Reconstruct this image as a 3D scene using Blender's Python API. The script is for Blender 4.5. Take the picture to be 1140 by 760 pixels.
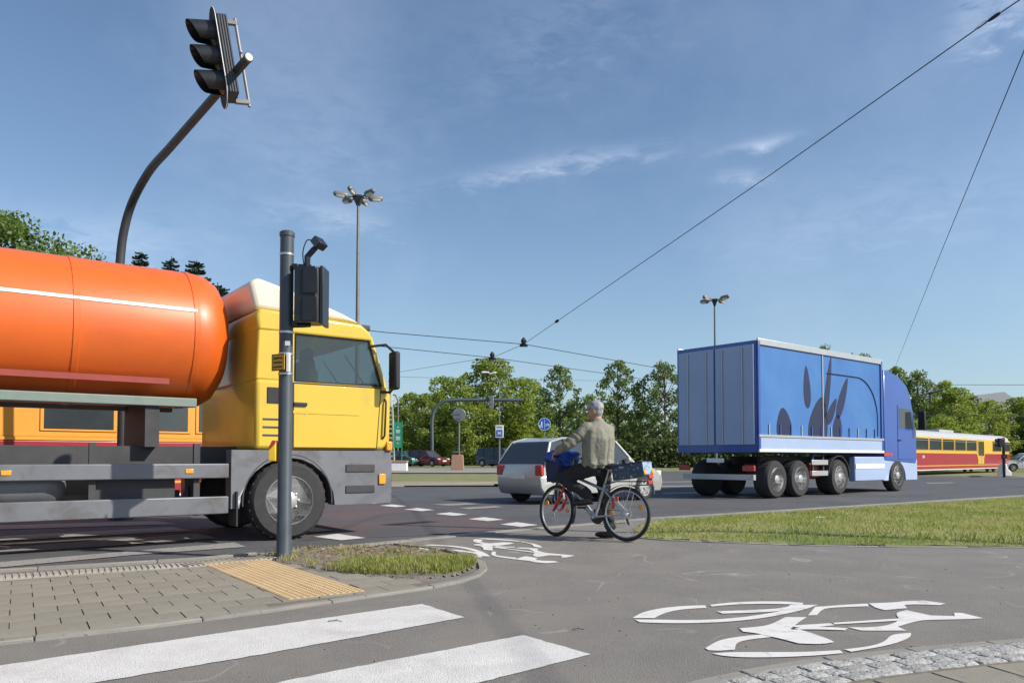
import bpy, bmesh, math, random
import numpy as np
from mathutils import Vector, Matrix, noise as mnoise
from mathutils.geometry import tessellate_polygon
random.seed(7); rng = np.random.default_rng(7)
for o in list(bpy.data.objects): bpy.data.objects.remove(o, do_unlink=True)
SC = bpy.context.scene; COL = SC.collection
PI = math.pi
# ------------------------------------------------------------------ camera
EYE = 1.03; FPX = 850.0; PITCH = math.radians(2.0); HORIZON = 510.0
CYC = HORIZON - FPX*math.tan(PITCH)
cam = bpy.data.cameras.new('camera'); camo = bpy.data.objects.new('camera', cam); COL.objects.link(camo)
camo.location = (0, 0, EYE); camo.rotation_euler = (PI/2 + PITCH, 0, 0)
cam.sensor_width = 36; cam.lens = FPX/1140*36; cam.shift_y = (CYC-380)/1140
cam.clip_start = 0.05; cam.clip_end = 6000
SC.camera = camo
# ------------------------------------------------------------------ light
SUN_EL = math.radians(38); SAZ = Vector((0.947, -0.321)).normalized()
SDIR = Vector((SAZ.x*math.cos(SUN_EL), SAZ.y*math.cos(SUN_EL), math.sin(SUN_EL)))
sl = bpy.data.lights.new('sun', 'SUN'); sl.energy = 4.2; sl.angle = math.radians(0.5); sl.color = (1.0, 0.94, 0.85)
so = bpy.data.objects.new('sun', sl); COL.objects.link(so); so.rotation_euler = SDIR.to_track_quat('Z', 'Y').to_euler()
so.location = (20, -10, 30)
W = bpy.data.worlds.new('World'); SC.world = W; W.use_nodes = True
wn = W.node_tree.nodes; wl = W.node_tree.links; wn.clear()
sky = wn.new('ShaderNodeTexSky'); sky.sky_type = 'NISHITA'; sky.sun_disc = False
sky.sun_elevation = SUN_EL; sky.sun_rotation = math.atan2(SAZ.x, SAZ.y)
sky.air_density = 1.0; sky.dust_density = 0.7; sky.ozone_density = 2.0; sky.altitude = 0
bgn = wn.new('ShaderNodeBackground'); bgn.inputs['Strength'].default_value = 0.10
wout = wn.new('ShaderNodeOutputWorld'); wtc = wn.new('ShaderNodeTexCoord')
def wmath(op, a, b=None, c=None):
    n = wn.new('ShaderNodeMath'); n.operation = op
    for i, v in enumerate((a, b, c)):
        if v is None: continue
        if isinstance(v, (int, float)): n.inputs[i].default_value = v
        else: wl.new(v, n.inputs[i])
    return n.outputs[0]
def wdot(v):
    n = wn.new('ShaderNodeVectorMath'); n.operation = 'DOT_PRODUCT'; wl.new(wtc.outputs['Generated'], n.inputs[0]); n.inputs[1].default_value = v
    return n.outputs['Value']
def ray(px, py):
    a = (px-570)/FPX; b = (CYC-py)/FPX
    return Vector((a, math.cos(PITCH)-b*math.sin(PITCH), math.sin(PITCH)+b*math.cos(PITCH)))
wmap = wn.new('ShaderNodeMapping'); wmap.inputs['Rotation'].default_value = (0, math.radians(-12), 0); wmap.inputs['Scale'].default_value = (3, 3, 9)
wl.new(wtc.outputs['Generated'], wmap.inputs['Vector'])
wno = wn.new('ShaderNodeTexNoise'); wno.inputs['Scale'].default_value = 8; wno.inputs['Detail'].default_value = 9; wno.inputs['Roughness'].default_value = 0.62
wno.inputs['Distortion'].default_value = 0.6
wl.new(wmap.outputs[0], wno.inputs['Vector'])
wno2 = wn.new('ShaderNodeTexNoise'); wno2.inputs['Scale'].default_value = 2.2; wno2.inputs['Detail'].default_value = 6; wno2.inputs['Roughness'].default_value = 0.6
wl.new(wtc.outputs['Generated'], wno2.inputs['Vector'])
nz = wno.outputs['Fac']
veil = wmath('MULTIPLY', wmath('MAXIMUM', wmath('SUBTRACT', wno2.outputs['Fac'], 0.47), 0.0), 0.55)
total = veil
# thin wisps: direction, half length, half height, tilt, strength
for px, py, L, Hh, tilt, s in ((615, 184, .12, .012, .14, .48), (838, 162, .042, .007, .12, .5), (826, 197, .033, .009, -.1, .38), (630, 18, .12, .05, .3, .13),
                               (372, 240, .06, .013, -.1, .35), (1105, 12, .035, .035, .2, .5), (90, 262, .1, .035, .1, .3), (330, 120, .14, .12, .3, .08), (1000, 215, .22, .05, .1, .12)):
    d = ray(px, py).normalized(); e1 = Vector((0, 0, 1)).cross(d).normalized()*-1; e2 = e1.cross(d).normalized()*-1
    if e2.z < 0: e2 = -e2
    a1 = (e1*math.cos(tilt)+e2*math.sin(tilt)).normalized(); a2 = (e2*math.cos(tilt)-e1*math.sin(tilt)).normalized()
    u = wmath('DIVIDE', wdot(tuple(a1)), L); v = wmath('DIVIDE', wdot(tuple(a2)), Hh)
    v = wmath('ADD', v, wmath('MULTIPLY', wmath('SUBTRACT', nz, 0.5), 3.2))
    r2 = wmath('ADD', wmath('MULTIPLY', u, u), wmath('MULTIPLY', v, v))
    g = wmath('EXPONENT', wmath('MULTIPLY', r2, -1.0))
    g = wmath('MULTIPLY', g, wmath('GREATER_THAN', wdot(tuple(d)), 0.0))
    g = wmath('MULTIPLY', g, wmath('MULTIPLY', wmath('MAXIMUM', wmath('SUBTRACT', nz, 0.33), 0.0), 2.4*s))
    total = wmath('ADD', total, g)
total = wmath('MINIMUM', total, 0.75)
wmix = wn.new('ShaderNodeMix'); wmix.data_type = 'RGBA'
wsx = wn.new('ShaderNodeSeparateXYZ'); wl.new(wtc.outputs['Generated'], wsx.inputs[0])
hzf = wmath('MULTIPLY', wmath('EXPONENT', wmath('MULTIPLY', wmath('MAXIMUM', wsx.outputs[2], 0.0), -6.5)), 0.72)
wmh = wn.new('ShaderNodeMix'); wmh.data_type = 'RGBA'; wl.new(hzf, wmh.inputs['Factor']); wl.new(sky.outputs[0], wmh.inputs[6]); wmh.inputs[7].default_value = (2.75, 4.05, 5.3, 1)
wl.new(total, wmix.inputs['Factor']); wl.new(wmh.outputs[2], wmix.inputs[6]); wmix.inputs[7].default_value = (6.4, 7.2, 8.6, 1)
whs = wn.new('ShaderNodeHueSaturation'); whs.inputs['Saturation'].default_value = 1.05
wl.new(wmix.outputs[2], whs.inputs['Color'])
wl.new(whs.outputs[0], bgn.inputs['Color']); wl.new(bgn.outputs[0], wout.inputs['Surface'])
SC.view_settings.view_transform = 'Standard'; SC.view_settings.look = 'None'; SC.view_settings.exposure = 0.48; SC.view_settings.gamma = 1.0
SC.render.engine = 'CYCLES'
# ------------------------------------------------------------------ projection helpers (pixel of the photograph -> point in the place)
def G(px, py, z=0.0):
    r = ray(px, py); t = (z-EYE)/r.z
    return Vector((r.x*t, r.y*t, z))
def P(px, py, Y):
    r = ray(px, py); t = Y/r.y
    return Vector((r.x*t, Y, EYE+r.z*t))
def lerp(a, b, t): return a+(b-a)*t
def sst(t): t = max(0, min(1, t)); return t*t*(3-2*t)
EP = [(-400, 26), (-60, 24), (-5.5, 28), (1.2, 33.7), (5, 55), (13, 62), (22, 60), (400, 60)]
def edge(x):
    for (a, b), (c, d) in zip(EP, EP[1:]):
        if a <= x <= c: return lerp(b, d, (x-a)/(c-a))
    return 60
def hgt(x, y): return 0.3*sst((y-edge(x))/14)*(1-sst((x-18)/8))
def GT(px, py, dz=0):
    z = 0
    for _ in range(12): p = G(px, py, z); z = lerp(z, hgt(p.x, p.y), .6)
    return Vector((p.x, p.y, z+dz))
def base(px, Y):                      # a foot on the terrain at distance Y seen in column px
    x = (px-570)/FPX*Y
    return Vector((x, Y, hgt(x, Y)))
# ------------------------------------------------------------------ materials
def mat(name, c1, c2=None, scale=8, rough=.6, metal=0, bump=0, bscale=None, c3=None, s3=60, f3=.5, coat=0, detail=6, w3=.06, sw=None, trans=0, alpha=None, spec=.5, objrand=0, c4=None, s4=.5, lo4=.5, hi4=.65, c5=None, s5=.6, w5=.012, wave=0):
    m = bpy.data.materials.new(name); m.use_nodes = True; nt = m.node_tree; N = nt.nodes; L = nt.links
    b = N['Principled BSDF']; b.inputs['Roughness'].default_value = rough; b.inputs['Metallic'].default_value = metal
    b.inputs['Specular IOR Level'].default_value = spec
    if coat: b.inputs['Coat Weight'].default_value = coat; b.inputs['Coat Roughness'].default_value = .08
    c2 = c2 or tuple(v*.86 for v in c1)
    tc = N.new('ShaderNodeTexCoord')
    n = N.new('ShaderNodeTexNoise'); n.inputs['Scale'].default_value = scale; n.inputs['Detail'].default_value = detail; n.inputs['Roughness'].default_value = .65
    L.new(tc.outputs['Object'], n.inputs['Vector'])
    rp = N.new('ShaderNodeValToRGB'); rp.color_ramp.elements[0].position = .32; rp.color_ramp.elements[1].position = .68
    rp.color_ramp.elements[0].color = (*c1, 1); rp.color_ramp.elements[1].color = (*c2, 1)
    L.new(n.outputs['Fac'], rp.inputs['Fac']); col = rp.outputs['Color']
    if c3:
        n3 = N.new('ShaderNodeTexNoise'); n3.inputs['Scale'].default_value = s3; n3.inputs['Detail'].default_value = 3
        L.new(tc.outputs['Object'], n3.inputs['Vector'])
        mr = N.new('ShaderNodeMapRange'); mr.inputs[1].default_value = f3; mr.inputs[2].default_value = f3+w3
        L.new(n3.outputs['Fac'], mr.inputs[0])
        mx = N.new('ShaderNodeMix'); mx.data_type = 'RGBA'; L.new(mr.outputs[0], mx.inputs['Factor']); L.new(col, mx.inputs[6]); mx.inputs[7].default_value = (*c3, 1); col = mx.outputs[2]
    if c4:
        n4 = N.new('ShaderNodeTexNoise'); n4.inputs['Scale'].default_value = s4; n4.inputs['Detail'].default_value = 5; n4.inputs['Roughness'].default_value = .6; n4.inputs['Distortion'].default_value = .5
        L.new(tc.outputs['Object'], n4.inputs['Vector'])
        mr = N.new('ShaderNodeMapRange'); mr.inputs[1].default_value = lo4; mr.inputs[2].default_value = hi4
        L.new(n4.outputs['Fac'], mr.inputs[0])
        mx = N.new('ShaderNodeMix'); mx.data_type = 'RGBA'; L.new(mr.outputs[0], mx.inputs['Factor']); L.new(col, mx.inputs[6]); mx.inputs[7].default_value = (*c4, 1); col = mx.outputs[2]
    if c5:
        n5 = N.new('ShaderNodeTexNoise'); n5.inputs['Scale'].default_value = s5; n5.inputs['Detail'].default_value = 2; n5.inputs['Distortion'].default_value = .8
        L.new(tc.outputs['Object'], n5.inputs['Vector'])
        a5 = N.new('ShaderNodeMath'); a5.operation = 'SUBTRACT'; L.new(n5.outputs['Fac'], a5.inputs[0]); a5.inputs[1].default_value = .5
        b5 = N.new('ShaderNodeMath'); b5.operation = 'ABSOLUTE'; L.new(a5.outputs[0], b5.inputs[0])
        m5 = N.new('ShaderNodeMapRange'); m5.inputs[1].default_value = 0; m5.inputs[2].default_value = w5; m5.inputs[3].default_value = 1; m5.inputs[4].default_value = 0; L.new(b5.outputs[0], m5.inputs[0])
        n6 = N.new('ShaderNodeTexNoise'); n6.inputs['Scale'].default_value = s5*2.3; n6.inputs['Detail'].default_value = 5; L.new(tc.outputs['Object'], n6.inputs['Vector'])
        m6 = N.new('ShaderNodeMapRange'); m6.inputs[1].default_value = .5; m6.inputs[2].default_value = .62; m6.inputs[4].default_value = .8; L.new(n6.outputs['Fac'], m6.inputs[0])
        p5 = N.new('ShaderNodeMath'); p5.operation = 'MULTIPLY'; L.new(m5.outputs[0], p5.inputs[0]); L.new(m6.outputs[0], p5.inputs[1])
        mx = N.new('ShaderNodeMix'); mx.data_type = 'RGBA'; L.new(p5.outputs[0], mx.inputs['Factor']); L.new(col, mx.inputs[6]); mx.inputs[7].default_value = (*c5, 1); col = mx.outputs[2]
    if objrand:
        oi = N.new('ShaderNodeObjectInfo'); mr = N.new('ShaderNodeMapRange'); mr.inputs[3].default_value = 1-objrand; mr.inputs[4].default_value = 1+objrand
        L.new(oi.outputs['Random'], mr.inputs[0]); hs = N.new('ShaderNodeHueSaturation'); L.new(mr.outputs[0], hs.inputs['Value']); L.new(col, hs.inputs['Color']); col = hs.outputs[0]
    L.new(col, b.inputs['Base Color'])
    if bump:
        n2 = N.new('ShaderNodeTexNoise'); n2.inputs['Scale'].default_value = bscale or scale*6; n2.inputs['Detail'].default_value = 4
        L.new(tc.outputs['Object'], n2.inputs['Vector'])
        bp = N.new('ShaderNodeBump'); bp.inputs['Strength'].default_value = bump; bp.inputs['Distance'].default_value = .01
        L.new(n2.outputs['Fac'], bp.inputs['Height']); L.new(bp.outputs[0], b.inputs['Normal'])
    if trans:
        tr = N.new('ShaderNodeBsdfTranslucent'); hs = N.new('ShaderNodeHueSaturation'); hs.inputs['Value'].default_value = 1.5; hs.inputs['Saturation'].default_value = 1.1
        L.new(col, hs.inputs['Color']); L.new(hs.outputs[0], tr.inputs['Color'])
        ms = N.new('ShaderNodeMixShader'); ms.inputs[0].default_value = trans
        L.new(b.outputs[0], ms.inputs[1]); L.new(tr.outputs[0], ms.inputs[2]); L.new(ms.outputs[0], N['Material Output'].inputs['Surface'])
    return m
def glassmat(name, tint, rough=.05, alpha=.5):
    m = bpy.data.materials.new(name); m.use_nodes = True; nt = m.node_tree; N = nt.nodes; L = nt.links
    b = N['Principled BSDF']; b.inputs['Base Color'].default_value = (*tint, 1); b.inputs['Roughness'].default_value = rough; b.inputs['Specular IOR Level'].default_value = .8
    t = N.new('ShaderNodeBsdfTransparent'); t.inputs['Color'].default_value = (.75, .82, .82, 1)
    ms = N.new('ShaderNodeMixShader'); ms.inputs[0].default_value = alpha
    L.new(t.outputs[0], ms.inputs[1]); L.new(b.outputs[0], ms.inputs[2]); L.new(ms.outputs[0], N['Material Output'].inputs['Surface'])
    return m
M = {}
M['asphalt_road'] = mat('asphalt_road', (0.068, 0.068, 0.074), (0.091, 0.090, 0.094), .9, .85, bump=.5, bscale=160, c3=(0.162, 0.157, 0.154), s3=210, f3=.60, c4=(0.057, 0.059, 0.064), s4=.35, c5=(0.039, 0.039, 0.041), s5=.35, w5=.004)
M['asphalt_path'] = mat('asphalt_path', (0.161, 0.151, 0.139), (0.199, 0.185, 0.165), 1.6, .9, bump=.9, bscale=170, c3=(0.344, 0.308, 0.265), s3=190, f3=.585, c4=(0.215, 0.199, 0.174), s4=1.6, lo4=.5, hi4=.66, c5=(0.349, 0.327, 0.285), s5=.8, w5=.009)
M['asphalt_red'] = mat('asphalt_red', (0.097, 0.068, 0.071), (0.115, 0.072, 0.072), 1.3, .85, bump=.5, bscale=160, c3=(0.173, 0.144, 0.137), s3=210, f3=.6, c4=(0.072, 0.071, 0.075), s4=.9, lo4=.42, hi4=.6)
M['paint'] = mat('road_paint', (0.664, 0.655, 0.628), (0.574, 0.557, 0.529), 5, .75, bump=.7, bscale=150, c3=(0.305, 0.288, 0.260), s3=130, f3=.585, w3=.05, c4=(.44, .42, .39), s4=2.5, lo4=.56, hi4=.8)
M['paint_worn'] = mat('road_paint_worn', (0.302, 0.292, 0.266), (0.245, 0.234, 0.216), 4, .8, bump=.5, bscale=90, c3=(0.122, 0.119, 0.115), s3=60, f3=.56, w3=.06)
M['paint_mark'] = mat('road_paint_symbol', (0.607, 0.598, 0.570), (0.681, 0.662, 0.635), 6, .7, bump=.4, bscale=120, c3=(0.442, 0.414, 0.386), s3=90, f3=.63, c4=(.42, .40, .37), s4=7, lo4=.56, hi4=.72)
M['paver'] = mat('concrete_paver', (0.208, 0.191, 0.151), (0.256, 0.234, 0.188), 3.0, .9, bump=.4, bscale=130, c3=(0.150, 0.133, 0.110), s3=9, f3=.60, w3=.15, objrand=.07)
M['joint'] = mat('joint_sand', (0.130, 0.113, 0.092), (0.184, 0.162, 0.130), 30, .95, bump=.4, bscale=200)
M['tactile_yellow'] = mat('tactile_yellow', (0.418, 0.296, 0.151), (0.474, 0.347, 0.203), 7, .85, bump=.3, bscale=150, c3=(0.321, 0.236, 0.142), s3=14, f3=.6, w3=.1, objrand=.05)
M['tactile_white'] = mat('tactile_white', (0.310, 0.288, 0.245), (0.360, 0.335, 0.288), 7, .85, bump=.3, bscale=150, objrand=.06)
M['kerb'] = mat('kerb_concrete', (0.216, 0.205, 0.180), (0.266, 0.252, 0.220), 5, .9, bump=.4, bscale=120, c3=(0.158, 0.144, 0.122), s3=20, f3=.63, w3=.08, objrand=.05)
M['granite'] = mat('granite_sett', (0.320, 0.316, 0.296), (0.440, 0.432, 0.408), 14, .85, bump=1.0, bscale=60, c3=(0.104, 0.108, 0.120), s3=110, f3=.555, w3=.05, objrand=.15, c4=(0.368, 0.328, 0.264), s4=5, lo4=.6, hi4=.75)
M['grass_ground'] = mat('grass_ground', (0.179, 0.193, 0.062), (0.276, 0.262, 0.103), 1.2, .95, bump=.6, bscale=40, c3=(0.359, 0.324, 0.179), s3=14, f3=.56, w3=.12, c4=(0.118, 0.166, 0.041), s4=.35)
M['grass_far'] = mat('grass_far', (0.136, 0.153, 0.051), (0.191, 0.187, 0.076), .7, .95, bump=.6, bscale=20, c3=(0.230, 0.208, 0.119), s3=3, f3=.56, w3=.12)
M['soil'] = mat('soil', (0.150, 0.124, 0.098), (0.225, 0.195, 0.158), 6, .95, bump=1, bscale=60, c3=(0.083, 0.064, 0.049), s3=35, f3=.58)
M['sand'] = mat('sandy_gravel', (0.270, 0.240, 0.188), (0.217, 0.191, 0.143), 2, .95, bump=.5, bscale=50)
M['blade'] = mat('grass_blade', (0.193, 0.241, 0.048), (0.298, 0.318, 0.083), .9, .7, trans=.35, objrand=0)
M['blade_dry'] = mat('grass_blade_dry', (0.425, 0.386, 0.181), (0.322, 0.322, 0.116), 1.1, .8, trans=.35)
M['leaf'] = mat('leaf', (0.181, 0.250, 0.039), (0.275, 0.326, 0.068), .45, .62, trans=.4, objrand=.16)
M['leaf_deep'] = mat('leaf_deep_green', (.085, .145, .022), (.135, .19, .038), .6, .62, trans=.35)
M['leaf_blue'] = mat('leaf_dull', (0.121, 0.180, 0.048), (0.181, 0.230, 0.068), .45, .62, trans=.35, objrand=.15)
M['leaf_yellow'] = mat('leaf_yellow_green', (0.208, 0.279, 0.049), (0.292, 0.334, 0.077), .45, .62, trans=.4, objrand=.12)
M['needle'] = mat('spruce_needles', (.018, .038, .02), (.035, .06, .028), .9, .8, trans=.1, objrand=.12)
M['bark'] = mat('bark', (0.080, 0.064, 0.048), (0.128, 0.108, 0.084), 6, .9, bump=.6)
M['pole_grey'] = mat('painted_steel_grey', (.050, .062, .074), (.062, .075, .088), 6, .42, bump=.05, bscale=60, c3=(.12, .13, .135), s3=22, f3=.70, w3=.05)
M['pole_black'] = mat('black_plastic', (.012, .013, .016), (.02, .021, .025), 9, .38)
M['board_black'] = mat('matt_board_black', (.012, .013, .016), (.02, .021, .024), 9, .8)
M['mast_dark'] = mat('mast_dark_paint', (.030, .031, .036), (.045, .046, .05), 5, .5)
M['mast_light'] = mat('galvanised_steel', (0.162, 0.162, 0.156), (0.216, 0.213, 0.204), 4, .5, metal=.3)
M['mast_green'] = mat('grey_blue_mast', (.07, .10, .11), (.09, .12, .13), 4, .5)
M['clamp'] = mat('steel_clamp', (.5, .5, .5), (.62, .62, .62), 30, .35, metal=.9)
M['concrete'] = mat('concrete_pole', (.36, .34, .30), (.45, .43, .38), 5, .9, bump=.3)
M['lens'] = mat('dark_lens', (.20, .17, .08), (.15, .13, .06), 30, .25)
M['white_plate'] = mat('white_plate', (.72, .72, .70), (.8, .8, .78), 9, .5)
M['yellow_plate'] = mat('yellow_plate', (.55, .31, .02), (.62, .36, .03), 8, .45)
M['button_yellow'] = mat('button_yellow', (.82, .50, .02), (.88, .56, .03), 9, .35, coat=.3)
M['red_plastic'] = mat('red_plastic', (.40, .03, .02), (.5, .05, .03), 9, .35, coat=.3)
M['orange_plastic'] = mat('orange_reflector', (.85, .30, .02), (.9, .38, .04), 60, .2, coat=.5)
M['black'] = mat('matt_black', (.01, .01, .011), (.018, .018, .02), 9, .6)
M['rubber'] = mat('rubber', (.022, .022, .023), (.035, .034, .034), 12, .75, bump=.2)
M['truck_orange'] = mat('orange_tank_paint', (0.714, 0.132, 0.015), (0.663, 0.115, 0.012), .8, .42, coat=.25, bump=.10, bscale=1.6, c4=(.52, .10, .02), s4=1.1, lo4=.52, hi4=.85)
M['truck_yellow'] = mat('yellow_cab_paint', (.66, .455, .045), (.62, .425, .04), 1, .35, coat=.4, bump=.05, bscale=2, c4=(.50, .37, .07), s4=2.2, lo4=.58, hi4=.85)
M['truck_white'] = mat('cream_roof_paint', (.72, .66, .54), (.66, .60, .48), 1.5, .4, coat=.2)
M['truck_grey'] = mat('grey_truck_panels', (0.151, 0.158, 0.176), (0.187, 0.194, 0.209), 2, .45, metal=.2, c4=(.11, .10, .095), s4=3.0, lo4=.52, hi4=.75)
M['truck_dark'] = mat('dark_chassis', (.035, .035, .04), (.06, .058, .06), 3, .7)
M['truck_red'] = mat('red_chassis', (.32, .05, .03), (.25, .04, .03), 3, .6)
M['green_rail'] = mat('green_grey_rail', (.16, .21, .18), (.2, .25, .22), 3, .5)
M['rim'] = mat('steel_rim', (.42, .42, .42), (.55, .55, .54), 6, .4, metal=.5)
M['glass_dark'] = mat('tinted_window', (.03, .04, .045), (.045, .055, .06), 1, .07, spec=.8)
M['glass'] = glassmat('window_glass', (.10, .13, .15), .04, .28)
M['blue_curtain'] = mat('blue_curtain', (.035, .12, .36), (.05, .17, .43), .35, .5, c4=(.08, .23, .47), s4=.18, lo4=.42, hi4=.7, bump=.8, bscale=1.3)
M['blue_cab'] = mat('blue_cab_paint', (.025, .075, .32), (.03, .09, .36), 1, .3, coat=.4)
M['blue_pale'] = mat('pale_blue_panel', (0.306, 0.391, 0.578), (0.357, 0.442, 0.612), 1, .45)
M['navy_print'] = mat('navy_print', (0.007, 0.012, 0.052), (0.010, 0.016, 0.064), 2, .5)
M['silver_trim'] = mat('silver_trim', (0.468, 0.476, 0.484), (0.527, 0.527, 0.527), 3, .35, metal=.5)
M['tram_yellow'] = mat('tram_yellow', (.74, .46, .06), (.70, .42, .05), 1, .4, coat=.2)
M['tram_red'] = mat('tram_red', (.33, .02, .03), (.29, .02, .028), 1, .4, coat=.2)
M['tram_roof'] = mat('tram_roof', (.36, .38, .40), (.42, .43, .44), 2, .6)
M['tram_orange'] = mat('tram_orange', (.74, .33, .045), (.70, .30, .04), 1, .4, coat=.2)
M['silver_car'] = mat('silver_car_paint', (.50, .50, .48), (.54, .54, .52), 2, .3, metal=.45, coat=.5)
M['maroon_car'] = mat('maroon_car_paint', (.16, .012, .02), (.18, .016, .024), 2, .25, metal=.2, coat=.5)
M['wine_car'] = mat('red_car_paint', (.27, .03, .04), (.30, .035, .045), 2, .25, coat=.5)
M['green_car'] = mat('green_car_paint', (.045, .17, .13), (.055, .19, .15), 2, .25, metal=.2, coat=.5)
M['navy_car'] = mat('navy_car_paint', (.035, .05, .10), (.04, .06, .12), 2, .25, metal=.2, coat=.5)
M['dark_car'] = mat('dark_car_paint', (.03, .033, .038), (.04, .042, .048), 2, .25, coat=.5)
M['white_car'] = mat('white_car_paint', (.62, .63, .64), (.68, .68, .68), 2, .3, coat=.5)
M['lamp_glass'] = mat('lamp_glass', (.62, .62, .60), (.7, .7, .68), 9, .15)
M['jacket'] = mat('olive_grey_jacket', (0.202, 0.196, 0.149), (0.245, 0.238, 0.186), 5, .8, bump=.4, bscale=22, c4=(0.166, 0.160, 0.119), s4=9, lo4=.52, hi4=.68)
M['trousers'] = mat('black_trousers', (.014, .014, .018), (.022, .022, .026), 8, .85, bump=.3, bscale=30)
M['shoe'] = mat('brown_black_shoe', (.035, .027, .023), (.055, .042, .035), 12, .6)
M['skin'] = mat('skin', (.47, .22, .155), (.53, .27, .19), 25, .55, bump=.1)
M['hair'] = mat('grey_hair', (0.255, 0.238, 0.221), (0.357, 0.340, 0.315), 60, .8, bump=.4)
M['cap'] = mat('pale_grey_cap', (0.255, 0.272, 0.289), (0.391, 0.399, 0.408), 22, .85, bump=.3, bscale=60, c4=(0.170, 0.196, 0.230), s4=26, lo4=.55, hi4=.62)
M['frame_silver'] = mat('silver_frame', (.42, .44, .47), (.5, .52, .55), 9, .32, metal=.55)
M['alu'] = mat('aluminium', (.55, .55, .55), (.66, .66, .66), 12, .3, metal=.8)
M['fork_red'] = mat('fork_red', (.55, .02, .03), (.6, .03, .04), 12, .3, coat=.4)
M['bag_navy'] = mat('navy_bag', (.014, .022, .07), (.02, .03, .09), 10, .7, bump=.3)
M['bag_blue'] = mat('blue_bag_cover', (.015, .06, .36), (.02, .08, .46), 12, .5, bump=.6, bscale=25)
M['crate_wrap'] = mat('dark_plastic_wrap', (.018, .035, .065), (.05, .09, .14), 9, .22, bump=1, bscale=28, c3=(.35, .42, .48), s3=22, f3=.60, w3=.04)
M['crate_pale'] = mat('pale_blue_crate_end', (.26, .36, .44), (.32, .42, .5), 8, .5, c3=(.08, .12, .2), s3=30, f3=.55)
M['rust_brown'] = mat('brown_stone_planter', (.33, .18, .12), (.40, .235, .165), 6, .9, bump=.3)
M['banner_green'] = mat('banner_green', (.02, .26, .14), (.03, .31, .17), 3, .5)
M['sign_blue'] = mat('sign_blue', (.01, .11, .50), (.012, .13, .54), 5, .4)
M['sign_back'] = mat('sign_back_grey', (.17, .19, .21), (.21, .23, .25), 5, .45, metal=.3)
M['hall'] = mat('grey_hall_wall', (.40, .41, .43), (.46, .47, .48), 1, .8)
M['hedge'] = mat('hedge_leaf', (.06, .09, .025), (.09, .12, .035), .8, .7, trans=.3)
M['dry_leaf'] = mat('dry_leaf', (.22, .12, .06), (.38, .26, .17), 8, .85, objrand=.4)
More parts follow.
